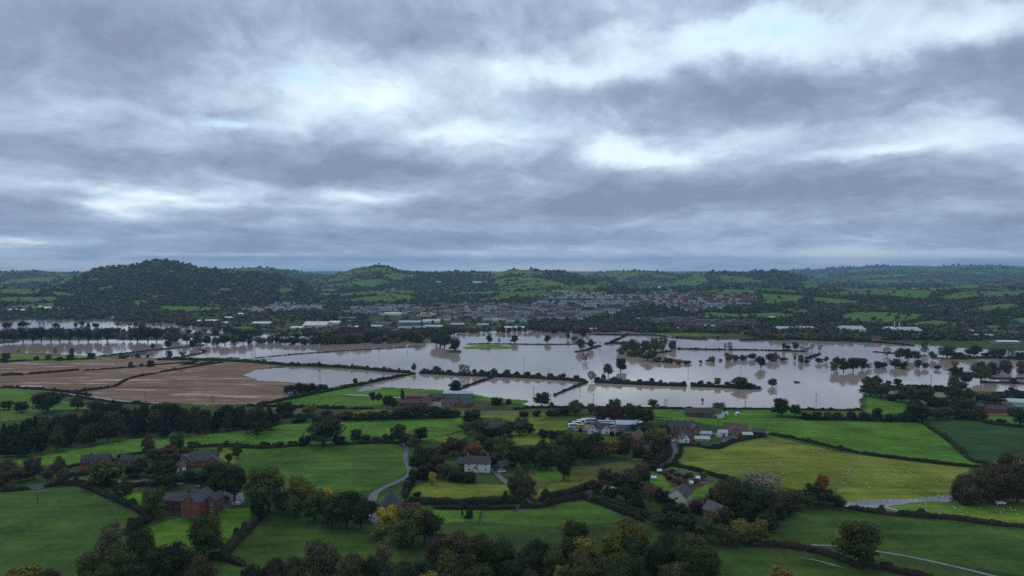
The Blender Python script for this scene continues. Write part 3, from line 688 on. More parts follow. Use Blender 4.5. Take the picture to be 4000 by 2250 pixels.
def plant(u, v, h, w, k, label=None, where=None, lod=None, group=None):
    g = G(u, v); px = g[1] / F
    hh, ww = h * px, w * px
    shape, colr, name, desc = KIND[k]
    if lod is None: lod = 2 if h > 62 else (1 if h > 24 else 0)
    nv = {2: 3, 1: 4, 0: 3}[lod]
    cm, tm = lib(shape, lod, len(TREES) % nv)
    o = obj(name, None, loc=g, rz=random.uniform(0, 6.28))
    wd = .66 if shape == 'bare' else .96
    o.scale = (ww / wd, ww / wd, hh)
    j = random.uniform(.78, 1.22); jr = random.uniform(.88, 1.15)
    col = (colr[0] * j * jr, colr[1] * j, colr[2] * j, 1)
    c = obj('crown', cm, o); c.color = col
    if not (shape == 'bush' and lod == 0): obj('trunk', tm, o)
    TREES.append((o, u, v, desc, label, where, group, 'bush' if name == 'bush' else 'tree'))
    return o

exec_list = []
def T(s, **kw):
    for line in s.strip().splitlines():
        for e in line.split(';'):
            e = e.strip()
            if not e: continue
            a = e.split('|'); p = a[0].split()
            plant(float(p[0]), float(p[1]), float(p[2]), float(p[3]), p[4], label=a[1].strip() if len(a) > 1 else None, **kw)

# dark belt of conifers and oaks
def wood(poly, du, dv, hts, kinds, where, wsc=1.0, skip=0.0, seed=1, maxn=200, hjit=.16):
    g = random.Random(seed); P = np.array(poly, float); n = 0
    v = P[:, 1].min()
    row = 0
    while v < P[:, 1].max():
        u = P[:, 0].min() + (row % 2) * du * .5
        while u < P[:, 0].max():
            uu, vv = u + g.uniform(-.3, .3) * du, v + g.uniform(-.35, .35) * dv
            if g.random() >= skip and inpoly(np.array([uu]), np.array([vv]), P)[0] and n < maxn:
                h = hts * g.uniform(1 - hjit, 1 + hjit)
                plant(uu, vv, h, h * wsc * g.uniform(.8, 1.15), g.choice(kinds), where=where); n += 1
            u += du
        v += dv; row += 1
wood([(0, 1122), (60, 1098), (180, 1085), (300, 1062), (420, 1058), (560, 1060), (668, 1064), (680, 1084), (560, 1094), (480, 1101), (330, 1106), (200, 1130), (100, 1143), (0, 1158)],
     27, 13, 52, 'oooocccgob', 'in the dark belt of woodland above the long sheep field', .72, 0, 4)
wood([(1080, 1415), (1200, 1400), (1420, 1400), (1560, 1395), (1700, 1395), (1790, 1440), (1800, 1530), (1060, 1545), (1050, 1450)],
     66, 36, 92, 'oogbgyobg', 'in the thick wood at the bottom of the view', .98, 0, 9)
wood([(1330, 1150), (1420, 1130), (1520, 1124), (1598, 1134), (1606, 1150), (1540, 1164), (1440, 1174), (1345, 1184)],
     29, 14, 46, 'ooogogby', 'in the copse behind the white cottage', .95, 0, 5)
T("""55 1037 28 40 o;120 1036 52 82 o|large dark tree standing at the top end of the left woodland;20 1030 24 40 b;195 1030 30 42 b;240 1034 28 46 b;270 1040 26 40 o
20 1197 42 52 b;52 1212 36 50 b;85 1205 56 56 b;120 1212 32 40 b;146 1204 58 38 b;160 1214 34 42 b;10 1225 38 60 b
268 1223 62 96 g|broad green tree in front of the three-dormer brick cottage;317 1257 56 36 g|slender young tree on a clear stem in the lane side paddock;290 1240 18 18 b;340 1197 32 62 o;320 1152 12 20 b
373 1150 56 38 b|tall brown rounded tree on the edge of the sheep field;385 1160 30 46 b;400 1160 34 44 g;445 1142 52 40 g;430 1152 38 40 R;465 1150 26 36 b;485 1132 22 36 b;420 1172 32 50 k;450 1168 28 40 k
555 1134 16 20 b;597 1152 34 30 b;576 1165 26 24 b;395 1198 40 62 o;420 1200 46 66 o|round dark tree beside the white garage;352 1178 26 40 k
415 1232 42 60 o;440 1222 30 46 o;505 1222 38 50 o;530 1202 38 50 o;560 1238 76 60 o;590 1256 92 70 o|tall dark tree beside the brick mill house drive;540 1250 60 60 o;475 1212 30 44 k;600 1216 40 42 k
383 1303 78 74 g|dense round green tree at the left gable of the brick mill house;278 1400 88 76 W|pale feathery willow on the bottom left field edge
514 1404 108 102 g|lone oak on the lawn below the brick mill house
230 1470 88 80 g;300 1462 98 92 g;352 1432 100 90 o;405 1478 108 100 o;455 1470 112 96 o;340 1510 100 100 o;255 1505 80 90 g;500 1502 110 90 b;60 1478 56 92 y;118 1484 52 66 b;12 1500 50 60 b
676 1288 120 108 g|tallest broad oak at the lower left corner of the wide green field;648 1312 66 50 o;712 1290 54 56 b;635 1255 50 50 o
718 1048 38 62 o;778 1044 26 50 y;690 1064 26 50 k;755 1062 22 45 k;800 1064 18 40 k;820 1048 18 40 b;645 1093 70 72 o|dark tree with bare lower trunk at the right end of the woodland belt
870 1057 24 46 b;905 1056 18 40 k;935 1056 22 44 o;965 1055 24 44 o;1000 1054 28 48 o;1030 1053 30 50 o;1062 1052 34 52 o;1095 1051 30 50 o;1122 1050 24 44 o;1150 1048 18 30 b
814 1118 70 108 o|large spreading dark oak between the sheep field and the wide green field
770 1120 26 40 k;850 1118 24 40 k;898 1113 34 38 g;922 1113 20 30 k;948 1113 16 30 k;975 1113 22 34 k;1001 1113 46 46 g;1020 1118 30 40 b;1042 1122 26 38 b;1058 1109 36 48 o|dark domed tree above the top of the lane
735 1121 12 30 k;700 1124 14 36 k;665 1126 16 36 k
939 1029 42 22 p|left of the tall pines beside the flooded farm;953 1029 40 22 p;975 1029 36 32 o;990 1029 30 28 o;1013 1007 30 13 l|single brown poplar rising behind the red-roofed farm
1186 1072 42 60 o;1200 1083 28 44 b;1172 1090 30 40 g;1216 1092 32 36 b;1232 1098 22 34 k;1258 1100 30 46 o;1282 1096 36 50 b;1308 1096 46 54 b;1330 1090 26 34 o
1052 1141 20 24 k;1056 1188 62 62 o;1085 1172 50 56 b;1100 1194 52 52 b;1118 1206 42 50 b;1075 1205 40 52 k;1060 1160 34 44 k;1118 1150 36 44 b
1141 1145 46 52 b;1165 1146 40 40 b;1189 1152 42 56 R|russet domed tree behind the chimney of the white cottage;1232 1146 46 46 g;1268 1168 70 76 g|large grey green tree behind the cottage outbuildings;1225 1170 34 40 o;1210 1120 28 40 k;1250 1122 26 44 k
1150 1212 34 56 k;1180 1213 26 46 k;1088 1220 34 22 Y|small yellow tree alone at the top of the rough yellow field
1030 1222 24 26 k;1022 1240 24 22 k;1040 1205 26 28 k;1050 1250 14 26 k
760 1280 82 88 y;826 1268 44 38 Y|small golden tree peeping over the green hedge trees;740 1302 56 60 g;792 1310 78 78 g;836 1325 82 74 g;872 1327 94 100 o;908 1330 82 54 o;930 1300 40 40 o
975 1328 58 56 Y|bright yellow tree in front of the pointed slate roof;957 1358 44 52 y;1035 1378 100 104 g;1068 1366 88 76 b;1008 1372 50 50 b;1090 1350 60 60 g
965 1446 92 66 W|pale rounded willow at the foot of the green slope;815 1474 118 112 b;745 1492 92 84 b;692 1486 84 80 b;880 1492 100 84 b;925 1484 84 66 o;640 1496 80 80 o;1010 1500 90 80 o
1180 1304 22 26 k;1163 1300 34 8 c
1363 1022 36 50 o|lone round tree on the near shore beside the pond inlet;1388 1024 14 14 k;1447 1044 38 50 g;1486 1042 28 26 g;1420 1044 22 34 k;1350 1046 14 30 k;1320 1047 14 36 k;1385 1046 16 32 k;1400 1046 20 30 b
1508 1062 44 36 M;1532 1060 46 36 M;1556 1061 44 36 M;1545 1046 44 44 g;1584 1062 50 46 g;1606 1064 46 42 o;1628 1066 40 44 o
1642 1026 22 32 g;1808 1043 32 38 g|tree leaning over the white end of the long barn;1252 1018 20 42 k;1280 1016 12 20 k
1365 1101 22 30 k;1392 1102 22 32 k;1410 1105 24 28 b;1432 1108 18 26 b;1560 1100 18 26 k;1600 1112 26 40 r;1575 1110 16 24 b;1540 1096 12 16 k;1460 1086 10 12 k
1418 1208 74 54 o|tall dark conical tree standing forward of the copse;1376 1182 50 60 o;1345 1175 54 60 o;1296 1168 44 50 o;1310 1180 60 52 o
1306 1252 88 34 W|tall grey green poplar below the cottage drive;1288 1250 52 36 b;1330 1254 56 44 b;1318 1262 40 40 g
1640 1132 56 52 g;1662 1120 44 40 y;1655 1148 54 44 b;1620 1094 32 56 o;1602 1088 22 40 o;1680 1128 30 26 b;1628 1160 24 40 k;1604 1150 26 40 k;1672 1090 22 34 o
1502 1240 34 52 b;1524 1218 40 52 b;1556 1238 50 52 o;1582 1208 30 50 b;1612 1198 32 52 b;1592 1238 44 58 o;1625 1252 44 42 b;1574 1262 40 42 o;1536 1256 36 40 k;1642 1182 24 42 k;1620 1218 34 44 k
1636 1273 62 42 t|tall bare birch-like tree with pale stems in the garden;1655 1262 40 40 b;1600 1275 36 36 k;1610 1290 36 36 k
1672 1262 28 38 k;1692 1272 24 46 k;1712 1290 24 50 k;1680 1292 26 44 k;1755 1292 34 40 P|dark purple bush in front of the white house with slate roof;1722 1268 20 20 k;1705 1250 18 28 k
1820 1292 80 72 b;1852 1302 86 80 o;1882 1276 66 60 b;1902 1304 80 82 o;1845 1246 44 50 b;1912 1262 78 108 w|large pale bare-twigged willow at the edge of the yellow pasture;1800 1282 56 50 b;1880 1320 60 60 o
1815 1366 50 56 g;1842 1372 44 50 b;1862 1364 56 64 y;1888 1370 50 50 y;1912 1364 62 52 y;1935 1340 60 60 o;1770 1362 60 60 g;1738 1346 50 60 o;1700 1330 44 60 o;1660 1325 36 60 b;1790 1330 44 50 b;1825 1325 50 50 b
1940 1300 66 60 b;1972 1288 54 60 b;1955 1320 60 56 o;2005 1280 46 56 b;1985 1300 40 50 o;2032 1276 40 46 b;2068 1238 46 32 r|bright orange maple above the dark hedge trees;2046 1266 54 58 o;2076 1272 46 50 b;2110 1273 26 42 k
1758 1468 100 108 g|big round tree standing right of the thick bottom wood;1965 1470 44 72 y;1700 1480 70 70 o;1672 1194 12 22 B;1690 1190 10 24 b;1705 1198 12 26 B;1722 1204 10 20 k;1735 1200 12 26 B;1750 1214 10 22 b;1768 1206 20 24 y|small yellow bush at the right of the vegetable garden;1700 1212 12 28 B;1716 1220 10 24 k;1684 1206 10 22 k;1662 1186 10 20 b;1730 1230 8 22 k
2164 1426 122 126 g|large solitary oak in the lower right field with its trunk in the hedge
2430 1264 74 78 B;2468 1264 90 88 b;2440 1272 60 70 b;2495 1256 96 90 B;2522 1268 104 90 b;2560 1266 100 84 b;2550 1238 96 90 b;2605 1262 100 90 b;2580 1250 96 70 y
1966 1046 44 52 o|round dark tree on the shore of the flood beside a smaller one;2000 1048 32 32 o
2030 1056 20 32 k;2056 1056 22 34 k;2084 1056 20 32 b;2110 1057 22 30 b;2142 1057 24 28 k;2176 1058 24 32 k;2206 1059 34 30 o;2236 1060 20 30 k;2262 1060 22 30 b;2284 1061 30 36 o;2304 1061 46 58 o;2330 1056 30 40 o;2356 1054 26 40 b
2385 1052 26 44 b;2420 1054 26 46 k;2446 1054 24 36 b;2470 1055 20 36 k;2565 1070 44 50 o;2520 1068 16 30 k;2428 1032 34 50 g;2300 1030 26 44 o;2545 1046 20 34 k""")
# trees standing in and round the flood
T("""15 911 24 26 o|round dark tree at the left end of the yellow strip field;47 886 6 5 k;139 891 17 10 n;181 893 18 14 g|small mop-headed tree on the flood edge by the left fields;178 905 17 22 k;232 901 15 24 k;123 905 12 20 b;92 905 10 14 k;150 907 10 20 k
329 925 16 14 k;355 922 8 10 k;380 922 17 22 k;345 900 12 12 b;310 901 8 28 k;372 900 8 8 k;428 903 20 16 g;459 902 22 24 t;385 879 16 13 o;424 876 22 18 o;484 876 22 20 o;440 862 16 18 o
10 860 32 34 b;34 860 34 34 b;58 859 36 36 o;82 859 36 32 o;104 858 36 34 o;128 858 34 30 o;150 858 34 32 o;175 858 32 30 b;198 858 34 30 o;222 858 32 34 o;246 858 28 26 o;270 858 34 34 o;294 858 26 18 n;310 858 26 16 n;328 858 24 20 b;346 858 34 36 o;372 858 36 36 o;394 858 34 32 o
424 856 20 28 B;446 858 24 30 B;470 862 22 30 b;496 866 22 28 o;520 868 24 30 o;545 868 20 28 b;566 868 26 34 o;590 866 24 30 b;612 865 26 30 o;630 864 20 20 k;500 850 20 22 B;540 848 24 26 g;590 848 22 26 b
190 822 10 10 k;206 818 11 12 k;222 824 12 10 k;240 824 12 18 k;296 822 14 10 n;310 824 14 12 n;326 822 14 12 n;342 824 14 14 o;358 830 24 22 B;386 822 12 8 n;404 824 12 8 n;450 822 14 20 g;470 824 18 26 o;440 834 10 12 n;508 824 10 8 o;524 824 9 8 n
100 818 8 8 n;110 820 8 8 n;60 822 14 30 k;20 824 14 30 k;140 822 10 20 k
1231 863 20 20 o|left of the lone round trees behind the green islet;1256 862 12 8 n;1295 863 20 24 o|round tree in flood water at the right tip of the green islet;1377 863 20 22 o|round tree mirrored alone in the middle of the flood;1460 880 30 28 b;1486 878 26 22 g;1472 909 22 18 n;1428 854 18 12 g;1466 852 30 26 b;1446 856 10 20 B
1530 946 32 30 g|lower left of the pair of dark mop-headed trees in the flood;1561 934 34 36 o|upper right of the pair of dark mop-headed trees in the flood
1041 935 22 15 g|lone tree at the corner where the two flooded banks meet;893 968 17 15 g|small tree on the diagonal bank beside the flooded stubble;1143 989 34 38 o|wide oak on the meadow shore by the flooded lane
730 988 20 34 k;752 988 26 36 k;778 988 26 40 k;800 986 20 34 k;815 982 15 26 k
1068 938 12 20 k;1100 938 18 26 g;1086 939 10 20 k;1128 940 10 22 k;1168 944 28 36 n;1192 944 16 16 o;1212 945 16 20 k;1243 946 20 24 g;1228 946 14 18 k;1276 947 18 20 b;1300 948 14 18 k;1325 950 16 24 k;1355 951 14 22 k;1385 952 14 22 k;1415 954 16 26 k;1450 957 14 24 k
1489 960 28 26 n;1519 958 18 16 g;1505 960 12 24 k;1545 962 14 26 k;1575 964 10 26 k;1640 966 16 16 g;1662 967 12 14 g;1690 970 9 22 k;1715 970 9 22 k;1762 970 14 20 k;1745 971 10 20 k;1806 970 20 22 y;1785 971 12 20 k;1832 974 14 28 k;1858 976 28 50 o|big dome of dark foliage towards the right end of the flooded hedge;1886 976 14 30 k;1908 978 8 18 k
1943 973 21 26 g|lone leaning bush in the open flood beyond the hedge end;1767 1011 10 7 k;2004 962 3 18 k
1575 883 26 28 W;1596 886 34 38 B;1622 886 30 32 b;1646 884 38 30 B;1668 880 36 30 W;1690 878 24 26 B;1560 890 16 24 B;1610 896 22 34 B;1640 898 20 30 B;1588 896 16 30 B;1628 908 24 36 b;1655 910 14 30 B;1680 913 14 34 B;1705 915 12 34 B;1730 915 9 28 B
1762 914 8 12 b;1780 912 8 14 b;1790 910 14 22 B;1824 880 18 10 n;1836 880 20 16 n;1833 908 22 24 B;1812 908 6 12 B;1852 906 14 26 B;1872 906 14 24 B;1892 905 16 26 g;1914 925 30 32 o|black-looking mop-headed tree reflected in the flood;1934 908 20 26 b;1950 908 22 30 B;1972 908 10 22 B;1999 908 14 8 b;2014 912 20 20 B;2030 914 10 16 k
1971 880 20 9 o;2001 880 20 18 g;2019 884 14 16 n;2030 884 12 14 n;2042 882 18 14 n;2062 882 14 12 n;1980 876 8 22 k
2098 936 28 22 y|yellow-tipped bush at the left end of the flooded islet;2104 930 34 22 b;2122 936 36 34 o;2146 934 36 36 o;2168 930 30 34 b;2186 928 16 18 n;2060 914 14 22 b;2078 912 16 16 g;2216 926 18 38 k;2252 926 24 30 b;2272 928 20 26 k;2308 926 22 22 b;2328 928 16 18 b;2358 930 12 24 b
2232 896 24 22 n;2262 904 30 28 g;2284 906 30 28 o;2304 906 24 24 b;2326 890 32 20 n;2346 905 22 22 b;2382 900 32 46 g;2414 898 12 40 k;2450 898 30 44 o;2482 896 10 26 k;2500 900 24 34 b;2520 902 26 24 g;2544 902 28 22 n;2566 904 20 30 k
2410 952 30 38 o|round dark tree standing against the flood on the far right;2430 968 34 40 b;2468 962 54 60 g|large dense tree at the water on the far right;2490 950 40 40 o;2400 972 28 34 B;2416 984 26 36 b;2390 936 10 14 b;2402 930 26 26 t;2530 938 36 36 B;2570 940 34 36 B;2500 944 10 26 B;2550 965 14 22 k
2190 996 42 54 g|round green tree at the tip of the right meadow;2216 1002 42 50 g;2182 972 26 32 o;2206 968 24 30 b;2236 974 18 18 g;2258 974 22 26 o;2298 978 12 40 k;2330 980 14 40 k;2362 982 14 40 k;2388 986 14 30 k
2268 1012 34 42 o;2296 1014 44 52 g;2330 1016 42 52 g;2246 1008 18 34 k;2370 1020 20 40 k;2395 1012 40 50 o;2345 1022 18 40 k;2415 1040 44 46 b;2434 1012 36 40 b;2458 1012 26 12 c;2480 1014 24 40 b;2504 1016 22 40 b;2548 990 16 26 k;2562 1000 18 44 k;2520 1002 16 50 k;2460 1040 16 40 k;2500 1030 14 30 R;2440 1026 16 34 k""")
# willow scrub along the near side of the town
gq = random.Random(3)
for (u0, v0, u1, v1, n, h, ks) in [(645, 862, 800, 866, 14, 16, 'BBko'), (690, 850, 810, 845, 10, 14, 'BBk'), (800, 866, 930, 862, 12, 24, 'BBkB'), (830, 852, 1080, 850, 18, 22, 'BBBb'),
                                   (930, 864, 1070, 860, 9, 18, 'BBk'), (1020, 846, 1150, 842, 10, 20, 'BBb'), (560, 838, 660, 846, 8, 16, 'gBb'), (1090, 868, 1120, 872, 3, 30, 'o'),
                                   (1140, 880, 1150, 882, 2, 28, 'go'), (1150, 838, 1330, 834, 12, 12, 'kBb'), (1330, 834, 1480, 838, 14, 14, 'kBb'), (1690, 850, 1960, 852, 5, 6, 'k')]:
    for k in range(n):
        t = (k + gq.uniform(.1, .9)) / n
        plant(u0 + (u1 - u0) * t, v0 + (v1 - v0) * t + gq.uniform(-2.5, 2), h * gq.uniform(.75, 1.2), h * gq.uniform(1.0, 1.6), gq.choice(ks), where='in the willow scrub between the flood and the town')

# ------------------------------------------------------------------ hedges
MH, N, b = mat("hedge_leaves", (.04, .045, .02), .9, 0, .04)
oc = N.n('ShaderNodeObjectInfo').outputs['Color']; pos = N.n('ShaderNodeNewGeometry').outputs['Position']; rnd = N.n('ShaderNodeNewGeometry').outputs['Random Per Island']
f = N.math('MULTIPLY_ADD', N.noise(pos, .25, 4, .7), 1.6, N.math('MULTIPLY_ADD', rnd, .7, -.15))
v = N.n('ShaderNodeVectorMath', operation='SCALE'); N.link(oc, v.inputs[0]); N.link(f, v.inputs['Scale']); N.link(v.outputs[0], b.inputs['Base Color'])
def path(pts, step):
    """picture points -> world points spaced evenly on the land, smoothed"""
    P = np.array([G(u, v)[:2] for u, v in pts])
    if len(P) > 2:   # Catmull-Rom
        Q = np.vstack([2 * P[0] - P[1], P, 2 * P[-1] - P[-2]]); out = []
        for i in range(1, len(Q) - 2):
            for t in np.linspace(0, 1, 8, endpoint=False):
                out.append(.5 * ((2 * Q[i]) + (-Q[i - 1] + Q[i + 1]) * t + (2 * Q[i - 1] - 5 * Q[i] + 4 * Q[i + 1] - Q[i + 2]) * t * t + (-Q[i - 1] + 3 * Q[i] - 3 * Q[i + 1] + Q[i + 2]) * t ** 3))
        out.append(Q[-2]); P = np.array(out)
    s = np.concatenate([[0], np.cumsum(np.hypot(*np.diff(P, axis=0).T))])
    n = max(2, int(s[-1] / step) + 1); t = np.linspace(0, s[-1], n)
    return np.stack([np.interp(t, s, P[:, 0]), np.interp(t, s, P[:, 1])], 1), s
HN = 0
def hedge(pts, h=2.0, w=2.2, label=None, col=(.030, .031, .016), bump=.42, group=None, name='hedge'):
    global HN
    HN += 1; g = np.random.default_rng(HN)
    d0 = np.mean([G(u, v)[1] for u, v in pts]); st = max(.9, d0 / 420)
    P, s = path(pts, st); n = len(P)
    dv = np.gradient(P, axis=0); dv /= np.linalg.norm(dv, axis=1)[:, None] + 1e-9; nr = np.stack([-dv[:, 1], dv[:, 0]], 1)
    z = np.maximum(height(P[:, 0], P[:, 1]), 0)
    sarr = np.arange(n) * st
    hh = h * (1 + bump * 2 * (fbm(sarr / (4 * h), sarr * 0 + HN, HN) - .5) + g.normal(0, .05, n)); ww = w * (1 + .4 * (vnoise(sarr / 5, sarr * 0 + HN, 3) - .5))
    hh *= np.where(vnoise(sarr / 9, sarr * 0 + HN, 8) < .14, .5, 1) * (1 + .6 * (vnoise(sarr / 3.5, sarr * 0 + HN, 12) > .82)); et = np.clip((np.minimum(np.arange(n), n - 1 - np.arange(n)) * st + .1) / (h * 1.1), .02, 1) ** .5; hh *= et; ww *= et
    prof = [(-.5, -.15), (-.55, .5), (-.38, .92), (0, 1.02), (.38, .92), (.55, .5), (.5, -.15)]
    V = []
    for a, c in prof:
        q = P + nr * (a * ww * .9 + g.normal(0, .06 * w, n))[:, None]
        V.append(np.stack([q[:, 0], q[:, 1], z + c * hh * .93], 1))
    V = np.stack(V, 1).reshape(-1, 3); m = len(prof)
    i = np.arange(n - 1)[:, None] * m + np.arange(m - 1)[None, :]
    Fq = np.stack([i, i + 1, i + m + 1, i + m], -1).reshape(-1, 4)
    nc = int(n * 9); k = g.integers(0, n, nc); t = g.uniform(-1, 1, nc) * 1.7
    a = np.sin(t) * .52 * ww[k]; c = np.cos(t) ** .6 * hh[k]; c = np.where(np.abs(t) > 1.45, g.uniform(.1, .6, nc) * hh[k], c)
    C = np.stack([P[k, 0] + nr[k, 0] * a + dv[k, 0] * g.uniform(-.6, .6, nc) * st, P[k, 1] + nr[k, 1] * a + dv[k, 1] * g.uniform(-.6, .6, nc) * st, z[k] + c], 1)
    O = np.stack([nr[k, 0] * np.sin(t), nr[k, 1] * np.sin(t), np.cos(t)], 1)
    V2, F2 = cards(C, O, max(.22, st * .30), g)
    o0 = C.mean(0); o0[2] = z.mean()
    me = mesh_np(name, np.concatenate([V, V2]) - o0, [np.concatenate([Fq, F2 + len(V)])], MH)
    o = obj(name, me, loc=o0); o.color = (*[x * random.uniform(.9, 1.15) for x in col], 1)
    HEDGES.append((o, pts, label, group)); return o
HEDGES = []
hb = (.042, .035, .022)
